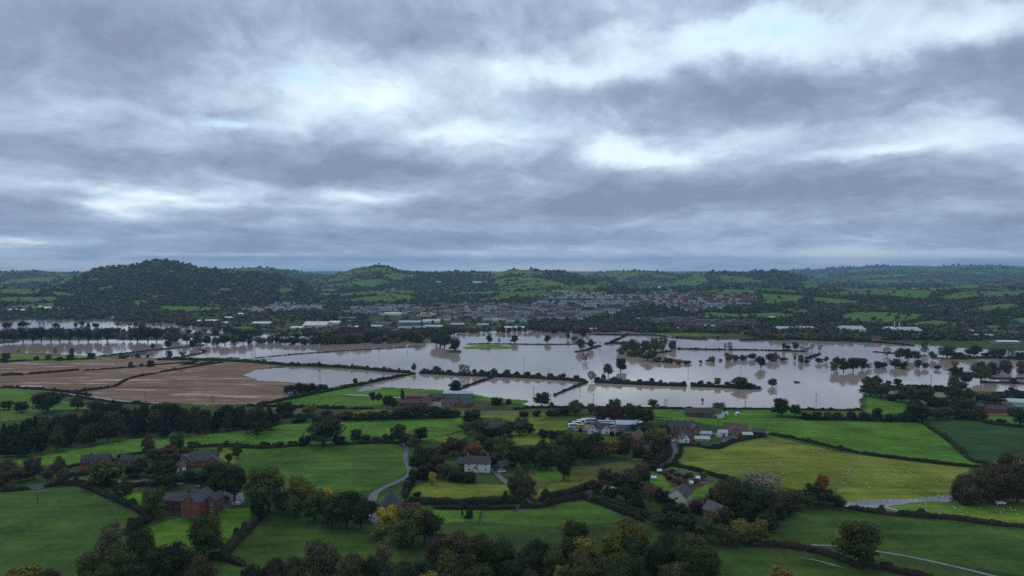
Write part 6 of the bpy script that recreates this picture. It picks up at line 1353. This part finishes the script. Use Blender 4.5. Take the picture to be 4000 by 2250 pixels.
for zi, P in enumerate(TOWN):
    A = np.array(P, float); v = A[:, 1].min() + 1
    while v < A[:, 1].max():
        u = A[:, 0].min() + gh.uniform(0, 6); whiterow = gh.random() < .5 and zi == 0
        rz = gh.uniform(-22, 22)
        while u < A[:, 0].max():
            ln = gh.choice([8, 10, 10, 14, 22]) if zi != 0 else gh.choice([9, 12, 22, 34])
            if inpoly(np.array([u]), np.array([v]), A)[0] and gh.random() < .93:
                st = ('white', 'slate') if whiterow and gh.random() < .8 else gh.choice(styles[zi])
                cand.append((u, v + gh.uniform(-1, 1), ln, st, zi, rz + gh.uniform(-6, 6)))
            u += ln * 1740 / 2100 + gh.uniform(.2, 3.5)
        v += 5.4
cand.sort(key=lambda c: -c[1])
rest = MB()
for i, (u, v, ln, st, zi, rz) in enumerate(cand):
    g_ = G(u, v)
    if i < 290:
        lab = f"{'terraced' if ln > 20 else 'small'} {CW[st[0]]} {RW[st[1]]} house{'s' if ln > 20 else ''} {ZN[zi]}"
        lab0 = f"{'long terrace of' if ln > 20 else 'small'} {CW[st[0]]} {RW[st[1]]} {'houses' if ln > 20 else 'house'} {ZN[zi]}"
        o = obj('town_house', town_mesh(st[0], st[1], ln), loc=g_, rz=R(rz))
        tag(o, lab, 'house', lab + 's' if not lab.endswith('s') else lab)
        o['group'] = ('terraces ' if ln > 20 else 'houses ') + ZN[zi] + ', ' + CW[st[0]] + ' with ' + RW[st[1]].split('-')[0] + (' roofs' if 'roof' in RW[st[1]] else ' tiles')
    else:
        src = town_mesh(*st, ln); c_, s2 = math.cos(R(rz)), math.sin(R(rz))
        mp_ = {0: st[0], 1: st[1], 2: 'brown'}
        names = ['white', 'cream', 'brick', 'pink', 'brown', 'slate', 'slate2', 'browntile', 'tile', 'GL']
        b0 = len(rest.v)
        rest.v += [(g_[0] + p.co.x * c_ - p.co.y * s2, g_[1] + p.co.x * s2 + p.co.y * c_, g_[2] + p.co.z) for p in src.vertices]
        for f_ in src.polygons:
            rest.f.append(tuple(q + b0 for q in f_.vertices)); k = f_.material_index
            rest.m.append(names.index(mp_[k]) if k < 3 else 9)
o = rest.build('town_houses', [M[k] for k in ['white', 'cream', 'brick', 'pink', 'brown', 'townslate', 'slate2', 'browntile', 'tile']] + [MGL])
tag(o, 'closely packed houses on the upper slopes of the town', 'houses', kind='stuff')
print('town', len(cand))

# ------------------------------------------------------------------ sheep
sh = MB(); sh.ell((0, 0, .62), (.58, .30, .32), 10, 6, 0); sh.ell((-.15, 0, .70), (.40, .29, .28), 8, 5, 0)
sh.ell((.66, 0, .78), (.20, .11, .13), 8, 5, 1); sh.tube((.42, 0, .72), (.62, 0, .80), .16, .11, 7, 0)
for x in (-.36, .36):
    for y in (-.16, .16): sh.tube((x, y, 0), (x, y, .45), .045, .06, 5, 1)
for y in (-.12, .12): sh.tube((.60, y * .8, .86), (.56, y * 1.7, .86), .03, .015, 4, 1)
SHM = sh.mesh('sheep', [MWOOL, MFACE], True)
sh = MB(); sh.ell((0, 0, .62), (.58, .30, .32), 10, 6, 0); sh.ell((-.12, 0, .68), (.42, .29, .28), 8, 5, 0)
sh.ell((.66, 0, .22), (.17, .10, .12), 8, 5, 1); sh.tube((.42, 0, .62), (.64, 0, .28), .17, .10, 7, 0)
for x in (-.36, .36):
    for y in (-.16, .16): sh.tube((x, y, 0), (x, y, .45), .045, .06, 5, 1)
SHG = sh.mesh('sheep', [MWOOL, MFACE], True)
gs = random.Random(8)
for (P, n, where) in [([(330, 1135), (400, 1112), (520, 1104), (640, 1094), (640, 1118), (560, 1120), (480, 1112), (400, 1130)], 34, 'in the left part of the long sheep field'),
        ([(560, 1108), (700, 1085), (760, 1082), (770, 1105), (700, 1116), (620, 1120)], 20, 'behind the gabled brick house'),
        ([(870, 1062), (930, 1060), (1000, 1075), (980, 1098), (880, 1098)], 40, 'in the long sheep field right of the spreading oak'),
        ([(1000, 1062), (1160, 1055), (1150, 1080), (1040, 1090)], 8, 'scattered below the dark hedge in the long sheep field'),
        ([(1230, 1046), (1290, 1048), (1300, 1062), (1240, 1062)], 22, 'in the yellow field behind the slate-roofed house'),
        ([(1950, 1115), (2060, 1125), (2120, 1150), (2060, 1195), (1940, 1200), (1900, 1160)], 34, 'in the left part of the yellow pasture'),
        ([(2110, 1145), (2240, 1160), (2260, 1200), (2160, 1240), (2090, 1210)], 40, 'in the middle of the yellow pasture'),
        ([(2260, 1165), (2430, 1178), (2415, 1225), (2280, 1215)], 22, 'near the brown tree clump in the yellow pasture'),
        ([(2350, 1245), (2420, 1243), (2430, 1250), (2350, 1253)], 6, 'just above the flooded farm track'),
        ([(2300, 1268), (2440, 1262), (2576, 1280), (2576, 1315), (2440, 1298), (2330, 1290)], 22, 'on the bright strip below the flooded farm track'),
        ([(1900, 1108), (1960, 1105), (1970, 1135), (1900, 1140)], 8, 'near the open-sided dark shed'),
        ([(1960, 1258), (1700, 1040), (1700, 1035)], 0, ''),
        ([(680, 1016), (760, 1002), (880, 1000), (930, 1015), (800, 1018)], 30, 'on the wet meadow left of the flooded farm'),
        ([(1262, 1222), (1282, 1222), (1300, 1240), (1280, 1238)], 5, 'at the right end of the rough yellow field')]:
    A = np.array(P, float); k = 0; tries = 0; cen = None
    while k < n and tries < 4000:
        tries += 1
        if cen is not None and gs.random() < .3: u, v = cen[0] + gs.gauss(0, 14), cen[1] + gs.gauss(0, 6)
        else: u, v = gs.uniform(A[:, 0].min(), A[:, 0].max()), gs.uniform(A[:, 1].min(), A[:, 1].max())
        if not inpoly(np.array([u]), np.array([v]), A)[0]: continue
        if gs.random() < .2: cen = (u, v)
        gr = gs.random() < .6; s = gs.uniform(.56, .74)
        o = obj('sheep', SHG if gr else SHM, loc=G(u, v), rz=gs.uniform(0, 6.28), scale=(s, s, s))
        lab = ('white sheep grazing ' if gr else 'white sheep standing with raised head ') + where
        tag(o, lab, 'sheep', ('grazing' if gr else 'standing') + ' sheep ' + where); k += 1

# ------------------------------------------------------------------ poles, pylon, vehicles
def pole(u, v, hpx, label, double=False):
    g_, px = wpx(u, v); h = hpx * px
    t = start('utility_pole', u, v, gs.uniform(-30, 30), label, 'pole')
    for s in ((-.9, .9) if double else (0,)):
        a = MB(); a.tube((s, 0, -.5), (s, 0, h), .24, .19, 7); a.build('post', MPOLE, t)
    a = MB(); a.box(-1.3, 1.3, -.09, .09, h - .7, h - .5); a.build('crossarm', MPOLE, t)
    a = MB()
    for x in (-1.15, 0, 1.15): a.tube((x, 0, h - .5), (x, 0, h - .15), .09, .06, 6)
    a.build('insulator', M['brown'], t)
PL = [(301, 1120, 30, 'in the left sheep field'), (763, 1112, 26, 'left of the spreading oak'), (94, 1268, 28, 'in the bottom left field'), (1009, 1270, 34, 'by the hedge beside the pointed slate roof'),
 (1268, 1262, 16, 'in the lower hedge of the rough yellow field, left one'), (1246, 1260, 14, 'in the lower hedge of the rough yellow field, middle one'), (1461, 1226, 22, 'above the crossroads'), (1688, 1152, 16, 'inside the wet lane bend'),
 (1781, 1088, 22, 'in the green field behind the greenhouses'), (1806, 1070, 14, 'below the long barn'), (2103, 1248, 22, 'at the lower left corner of the yellow pasture'), (1208, 1300, 14, 'on the bottom centre lawn'),
 (1318, 918, 20, 'alone in the middle of the flood'), (1114, 896, 18, 'left of the middle of the flood, beside floating debris'), (953, 890, 16, 'in the open flood above the long bank'), (1510, 876, 16, 'near the round trees in the flood'),
 (1689, 870, 14, 'behind the willow islet'), (1864, 944, 22, 'left of the black-looking flooded tree'), (1731, 935, 20, 'in the water above the flooded hedge'), (1342, 993, 20, 'in the near flood under the hedge'), (1459, 984, 14, 'beside the right slanting hedge'),
 (1493, 1012, 22, 'in the near flood by the shore trees'), (1675, 1024, 20, 'on the near shore right of the bushes'), (1856, 992, 18, 'below the right end of the flooded hedge'), (1875, 1024, 16, 'on the near shore beside the long barn'),
 (2342, 972, 28, 'beside the brown scrub on the right'), (2053, 1012, 22, 'on the right meadow by the round trees'), (986, 962, 20, 'in the flooded corner under the diagonal bank'), (805, 956, 24, 'in the flooded stubble'), (1140, 975, 22, 'beside the meadow oak'),
 (880, 928, 8, 'on the long bank, right one'), (769, 922, 8, 'on the long bank, left one'), (1002, 936, 10, 'at the right end of the long bank'), (728, 884, 14, 'in the open flood right of the pylon'), (760, 868, 10, 'far out in the flood right of the pylon'), (826, 872, 10, 'far out above the long bank'),
 (115, 886, 10, 'in the left flood by the yellow strip'), (293, 917, 16, 'in the upper stubble'), (365, 1003, 18, 'above the dark woodland belt, left one'), (535, 1012, 16, 'above the dark woodland belt, right one'), (406, 892, 16, 'beside the drowned lane'), (380, 896, 14, 'above the cut-off farmhouse'),
 (458, 926, 14, 'at the top of the winding hedge'), (305, 885, 12, 'on the flooded lane bank'), (1025, 893, 10, 'in the flood left of the islet')]
for (u, v, h, w) in PL: pole(u, v, h, 'thin wooden utility pole ' + w, double=(u in (1675, 535)))
t = start('pylon', 638, 893, 10, 'steel lattice pylon standing in the flood water', 'pylon')
a = MB(); hh = 21
for s in (-1, 1):
    for q in (-1, 1): a.tube((s * 2.6, q * 2.6, -1), (s * .9, q * .9, hh * .62), .16, .12, 4); a.tube((s * .9, q * .9, hh * .62), (s * 2.6, q * .5, hh), .12, .1, 4)
for k in range(4):
    z0, z1 = hh * .62 * k / 4, hh * .62 * (k + 1) / 4; r0, r1 = 2.6 - 1.7 * k / 4, 2.6 - 1.7 * (k + 1) / 4
    for q in (-1, 1): a.tube((-r0, q * r0, z0), (r1, q * r1, z1), .09, .09, 4); a.tube((r0, q * r0, z0), (-r1, q * r1, z1), .09, .09, 4)
a.build('lattice_tower', MSTEEL, t); a = MB(); a.tube((-4.6, 0, hh), (4.6, 0, hh), .2, .2, 4); a.tube((-4.0, 0, hh - 2), (4.0, 0, hh - 2), .12, .12, 4); a.build('crossarm', MSTEEL, t)

def paint(name, c):
    m, N, b = mat(name, c, .3, 0, .5); return m
MPW, MPS, MPB, MPD, MPY = paint('white_car_paint', (.72, .72, .72)), paint('silver_car_paint', (.42, .44, .46)), paint('blue_car_paint', (.03, .07, .28)), paint('dark_car_paint', (.05, .05, .06)), paint('yellow_paint', (.55, .36, .05))
def wheels(t, xs, w, r):
    for x in xs:
        for y in (-w / 2, w / 2):
            a = MB(); a.tube((x, y - .11, r), (x, y + .11, r), r, r, 12); wl = a.build('wheel', MTYRE, t)
            a = MB(); a.tube((x, y - .12, r), (x, y + .12, r), r * .55, r * .55, 8); a.build('rim', MSTEEL, wl)
def prof(m, pts, w, mi=0):
    n = len(pts); v = [(x, -w / 2, z) for x, z in pts] + [(x, w / 2, z) for x, z in pts]
    m.add(v, [tuple(range(n))[::-1] if 0 else tuple(range(n)), tuple(range(2 * n - 1, n - 1, -1))] + [(i, i + n, (i + 1) % n + n, (i + 1) % n) for i in range(n)], mi)
def car(u, v, rz, m, label):
    t = start('parked_car', u, v, rz, label, 'car')
    a = MB(); prof(a, [(-2.1, .35), (-2.15, .85), (-1.7, 1.0), (1.0, .98), (2.0, .82), (2.15, .6), (2.1, .35)], 1.75); a.build('body', m, t)
    a = MB(); prof(a, [(-1.7, 1.0), (-1.25, 1.42), (.25, 1.45), (1.0, .98)], 1.52); a.build('windows', MGL, t)
    a = MB(); prof(a, [(-1.28, 1.42), (-1.1, 1.5), (.15, 1.52), (.27, 1.45)], 1.5); a.build('roof', m, t)
    for y in (-.6, .6): a = MB(); a.box(2.02, 2.12, y - .18, y + .18, .62, .78); a.build('headlight', MFR, t)
    wheels(t, (-1.3, 1.35), 1.6, .33); return t
def coach(u, v, rz, m, label, L=11, h=3.2, name='coach'):
    t = start(name, u, v, rz, label, 'coach' if name == 'coach' else 'motorhome')
    a = MB(); prof(a, [(-L / 2, .5), (-L / 2, h - .1), (-L / 2 + .15, h), (L / 2 - .5, h), (L / 2 - .05, h - 1.2), (L / 2, .5)], 2.5); a.build('body', m, t)
    a = MB(); a.box(-L / 2 + .6, L / 2 - 1.2, -1.27, 1.27, 1.6, 2.6); a.build('side_windows', MGL, t)
    a = MB(); a.add([(L / 2 - .40, -1.1, h - .2), (L / 2 - .40, 1.1, h - .2), (L / 2 + .03, 1.1, 1.4), (L / 2 + .03, -1.1, 1.4)], [(0, 1, 2, 3)]); a.build('windscreen', MGL, t)
    wheels(t, (-L * .28, L * .32), 2.3, .48); return t
car(535, 1163, 10, MPS, 'silver car parked on the drive of the gabled brick house'); car(1262, 1188, 20, MPW, 'white car beside the slate-roofed shed'); car(1697, 1112, 165, MPW, 'white car parked beside the wet lane')
car(1688, 1099, 60, MPB, 'small blue car at the top of the wet lane'); car(1716, 1098, 10, MPD, 'dark car in front of the long brick row'); car(1546, 1094, 8, MPW, 'white car in front of the white gabled house')
car(1660, 1212 - 65, 80, MPS, 'pale car half hidden by the hedge near the small dark brick house')
coach(918, 1312, 4, MPS, 'pale green white camper van parked on the yard by the yellow tree', 5.5, 2.6, 'camper_van')
for i, (u, v, rz, L, n_, c, lab) in enumerate([(1442, 1076, 6, 7, 'motorhome', MPW, 'white motorhome at the left front of the coach yard'), (1452, 1070, 10, 7, 'motorhome', MPW, 'white motorhome in the middle of the coach yard group'), (1463, 1066, -8, 7, 'motorhome', MPW, 'white motorhome at the back of the coach yard group'),
        (1462, 1078, 0, 5, 'camper_van', MPY, 'small yellow van right of the motorhomes'), (1482, 1063, -3, 12, 'coach', MPW, 'long white coach at the back left of the yard'), (1492, 1060, -3, 11, 'coach', MPD, 'dark coach parked behind the long white one'),
        (1525, 1068, -6, 12, 'coach', MPW, 'long white coach parked across the middle of the yard'), (1528, 1074, -8, 11, 'coach', MPW, 'white coach directly behind the white gabled house'), (1534, 1060, 60, 10, 'coach', MPW, 'white coach parked end-on below the purple brown trees'),
        (1555, 1066, 85, 11, 'coach', MPD, 'dark coach parked end-on beside the workshop'), (1612, 1070, 75, 10, 'coach', MPW, 'white coach right of the grey metal workshop'), (1602, 1066, 80, 10, 'coach', MPW, 'white coach close behind the grey metal workshop')]):
    coach(u, v, rz, c, lab, L, 3.0, n_)
for (u, v, rz, lab) in [(2352 + 0, 1270 - 2, 0, 'grey feed trailer under the brown tree clump')]:
    t = start('feed_trailer', 2516, 1270, 0, lab, 'trailer'); a = MB(); a.box(-2, 2, -.9, .9, .7, 1.5); a.build('body', M['whiteroof'], t); wheels(t, (-.6, .6), 1.9, .4)
# fallen trunks and gate posts in the water
for (u, v, L, lab) in [(2006, 964, 6, 'dark branch floating in the open flood on the right'), (822, 887, 8, 'dark raft of debris on the submerged hedge line'), (1122, 890, 6, 'dark branch floating beside a pole')]:
    t = start('driftwood', u, v, 15, lab, 'debris'); a = MB(); a.tube((-L / 2, 0, .1), (L / 2, .5, .25), .45, .2, 7); a.build('log', M['timber'], t)
    a = MB()
    for k in range(9): x = -L / 2 + L * k / 9; a.tube((x, 0, .1), (x + .8, gs.uniform(-1.2, 1.2), gs.uniform(.6, 1.5)), .12, .04, 4)
    a.build('branches', M['timber'], t)
# post fence along the wet track
for (pts, lab) in [([(2125, 1274), (2180, 1266), (2240, 1262), (2300, 1257), (2360, 1254), (2400, 1248)], 'wooden post and wire fence along the flooded farm track'), ([(1170, 1096), (1120, 1108), (1095, 1112)], 'post and wire fence at the right end of the long sheep field')]:
    P, s = path(pts, 3.2); z = height(P[:, 0], P[:, 1]); c0 = np.array([P[0, 0], P[0, 1], z[0]])
    t = tag(obj('post_fence', None, loc=c0), lab, 'fence')
    pm = MB(); pm.tube((0, 0, -.4), (0, 0, 1.15), .07, .06, 6); pme = pm.mesh('post', MPOLE)
    for k in range(min(len(P), 95)): obj('post', pme, t, loc=(P[k, 0] - c0[0], P[k, 1] - c0[1], z[k] - c0[2]))
    w_ = MB()
    for k in range(min(len(P), 95) - 1):
        for q in (.55, 1.0): w_.tube((P[k, 0] - c0[0], P[k, 1] - c0[1], z[k] - c0[2] + q), (P[k + 1, 0] - c0[0], P[k + 1, 1] - c0[1], z[k + 1] - c0[2] + q), .012, .012, 3)
    w_.build('wire', MSTEEL, t)

# ------------------------------------------------------------------ labels for trees and hedges
LM = [(500, 1290, 'beside the brick mill house'), (236, 1170, 'around the dormer cottage'), (500, 1160, 'around the gabled brick house'), (80, 1200, 'along the lane at the left edge'), (560, 1240, 'beside the brick mill house drive'),
 (330, 1450, 'in the bottom left copse'), (60, 1480, 'in the bottom left corner'), (740, 1050, 'in the hedgerow right of the dark woodland belt'), (1000, 1054, 'in the hedge above the long sheep field'), (760, 1121, 'in the hedge between the sheep field and wide green field'),
 (1020, 1112, 'at the top of the lane'), (960, 1028, 'beside the pines by the flooded farm'), (1080, 1185, 'right of the lane bend'), (1160, 1148, 'left of the white cottage'), (1240, 1110, 'around the slate-roofed house'), (1260, 1160, 'right of the white cottage'), (1160, 1212, 'in front of the white cottage'),
 (1035, 1225, 'in the hedge beside the lane'), (830, 1310, 'in the thick row left of the pointed slate roof'), (700, 1290, 'left of the thick hedge row'), (1030, 1370, 'below the pointed slate roof'), (800, 1480, 'in the copse below the green slope'), (1400, 1040, 'along the near shore right of the farm'),
 (1560, 1060, 'behind the coach yard'), (1400, 1102, 'left of the coach yard'), (1340, 1175, 'at the left end of the copse'), (1310, 1255, 'below the cottage drive'), (1640, 1130, 'around the tall red brick house'), (1560, 1235, 'right of the crossroads'), (1630, 1270, 'in the garden left of the white house'), (1700, 1275, 'beside the white house'),
 (1850, 1290, 'in the trees below the pale willow'), (1850, 1365, 'in the row above the lower right field'), (1720, 1335, 'below the white house'), (1980, 1290, 'at the left corner of the yellow pasture'), (2060, 1265, 'in the dark hedge by the orange maple'), (2500, 1260, 'in the brown clump at the right edge'),
 (2150, 1058, 'in the row above the greenest right field'), (2400, 1050, 'right end of the shore hedge'), (2550, 1060, 'at the right edge above the fields'), (150, 858, 'in the dark row along the left flood'), (520, 865, 'in the flooded grove right of the dark row'), (380, 900, 'around the cut-off farmhouse'), (150, 905, 'along the yellow strip field'), (340, 923, 'in the upper stubble'),
 (300, 822, 'standing in the farthest left flood'), (60, 820, 'at the far left of the farthest flood'), (770, 986, 'in the clump on the flooded stubble edge'), (1150, 942, 'on the left part of the flooded hedge'), (1350, 950, 'on the middle of the flooded hedge'), (1560, 964, 'on the flooded hedge right of the gap'), (1800, 972, 'on the right end of the flooded hedge'),
 (1460, 875, 'in the group of flooded trees left of the willow islet'), (1630, 888, 'on the willow islet'), (1690, 912, 'on the low spit below the willow islet'), (1850, 905, 'in the flooded scrub left of the black-looking tree'), (1830, 880, 'on the broken drowned hedge'), (1980, 908, 'in the flooded scrub right of the black-looking tree'), (2020, 882, 'in the line of small drowned trees'),
 (2140, 932, 'on the flooded islet at the right'), (2280, 926, 'in the flooded bushes right of the islet'), (2280, 900, 'behind the flooded bushes on the right'), (2480, 898, 'in the far right drowned row'), (2430, 960, 'at the water on the far right'), (2540, 945, 'in the far right flood by the edge'), (2320, 980, 'in the thick hedge above the narrow pond'), (2200, 985, 'on the right meadow tip'),
 (2300, 1013, 'below the narrow brown pond'), (2450, 1015, 'in the right edge gardens'), (2300, 1055, 'at the corner of the two greenest fields'), (1460, 852, 'on the far shore below the town'), (1920, 1330, 'left of the lower right field')]
seenl = {}
for (o, u, v, desc, label, where, group, cat) in TREES:
    if not label:
        if not where:
            where = min(LM, key=lambda q: (q[0] - u) ** 2 + (2.2 * (q[1] - v)) ** 2)[2]
        s = o.scale; px = G(u, v)[1] / F; hm = s[2] / px
        size = ('tall ' if hm > 60 else ('small ' if hm < 24 else ''))
        label = size + desc + ' ' + where
    if label.count(' ') > 15: label = ' '.join(label.split()[:16])
    seenl.setdefault(label, []).append(o); tag(o, label, cat)
for l, os_ in seenl.items():
    if len(os_) > 1:
        for o in os_: o['group'] = 'several: ' + l
for (o, pts, label, group) in HEDGES: tag(o, label, 'hedge')

# ------------------------------------------------------------------ air
hz = bpy.data.materials.new('hazy_air'); hz.use_nodes = True; t_ = hz.node_tree; t_.nodes.clear()
pv = t_.nodes.new('ShaderNodeVolumePrincipled'); pv.inputs['Color'].default_value = (.42, .69, 1.0, 1); pv.inputs['Density'].default_value = 6.0e-5; pv.inputs['Anisotropy'].default_value = .1
ho = t_.nodes.new('ShaderNodeOutputMaterial'); t_.links.new(pv.outputs[0], ho.inputs['Volume'])
a = MB(); a.box(-19000, 19000, -300, 22700, -12, 460)
tag(a.build('haze', hz), kind='stuff')
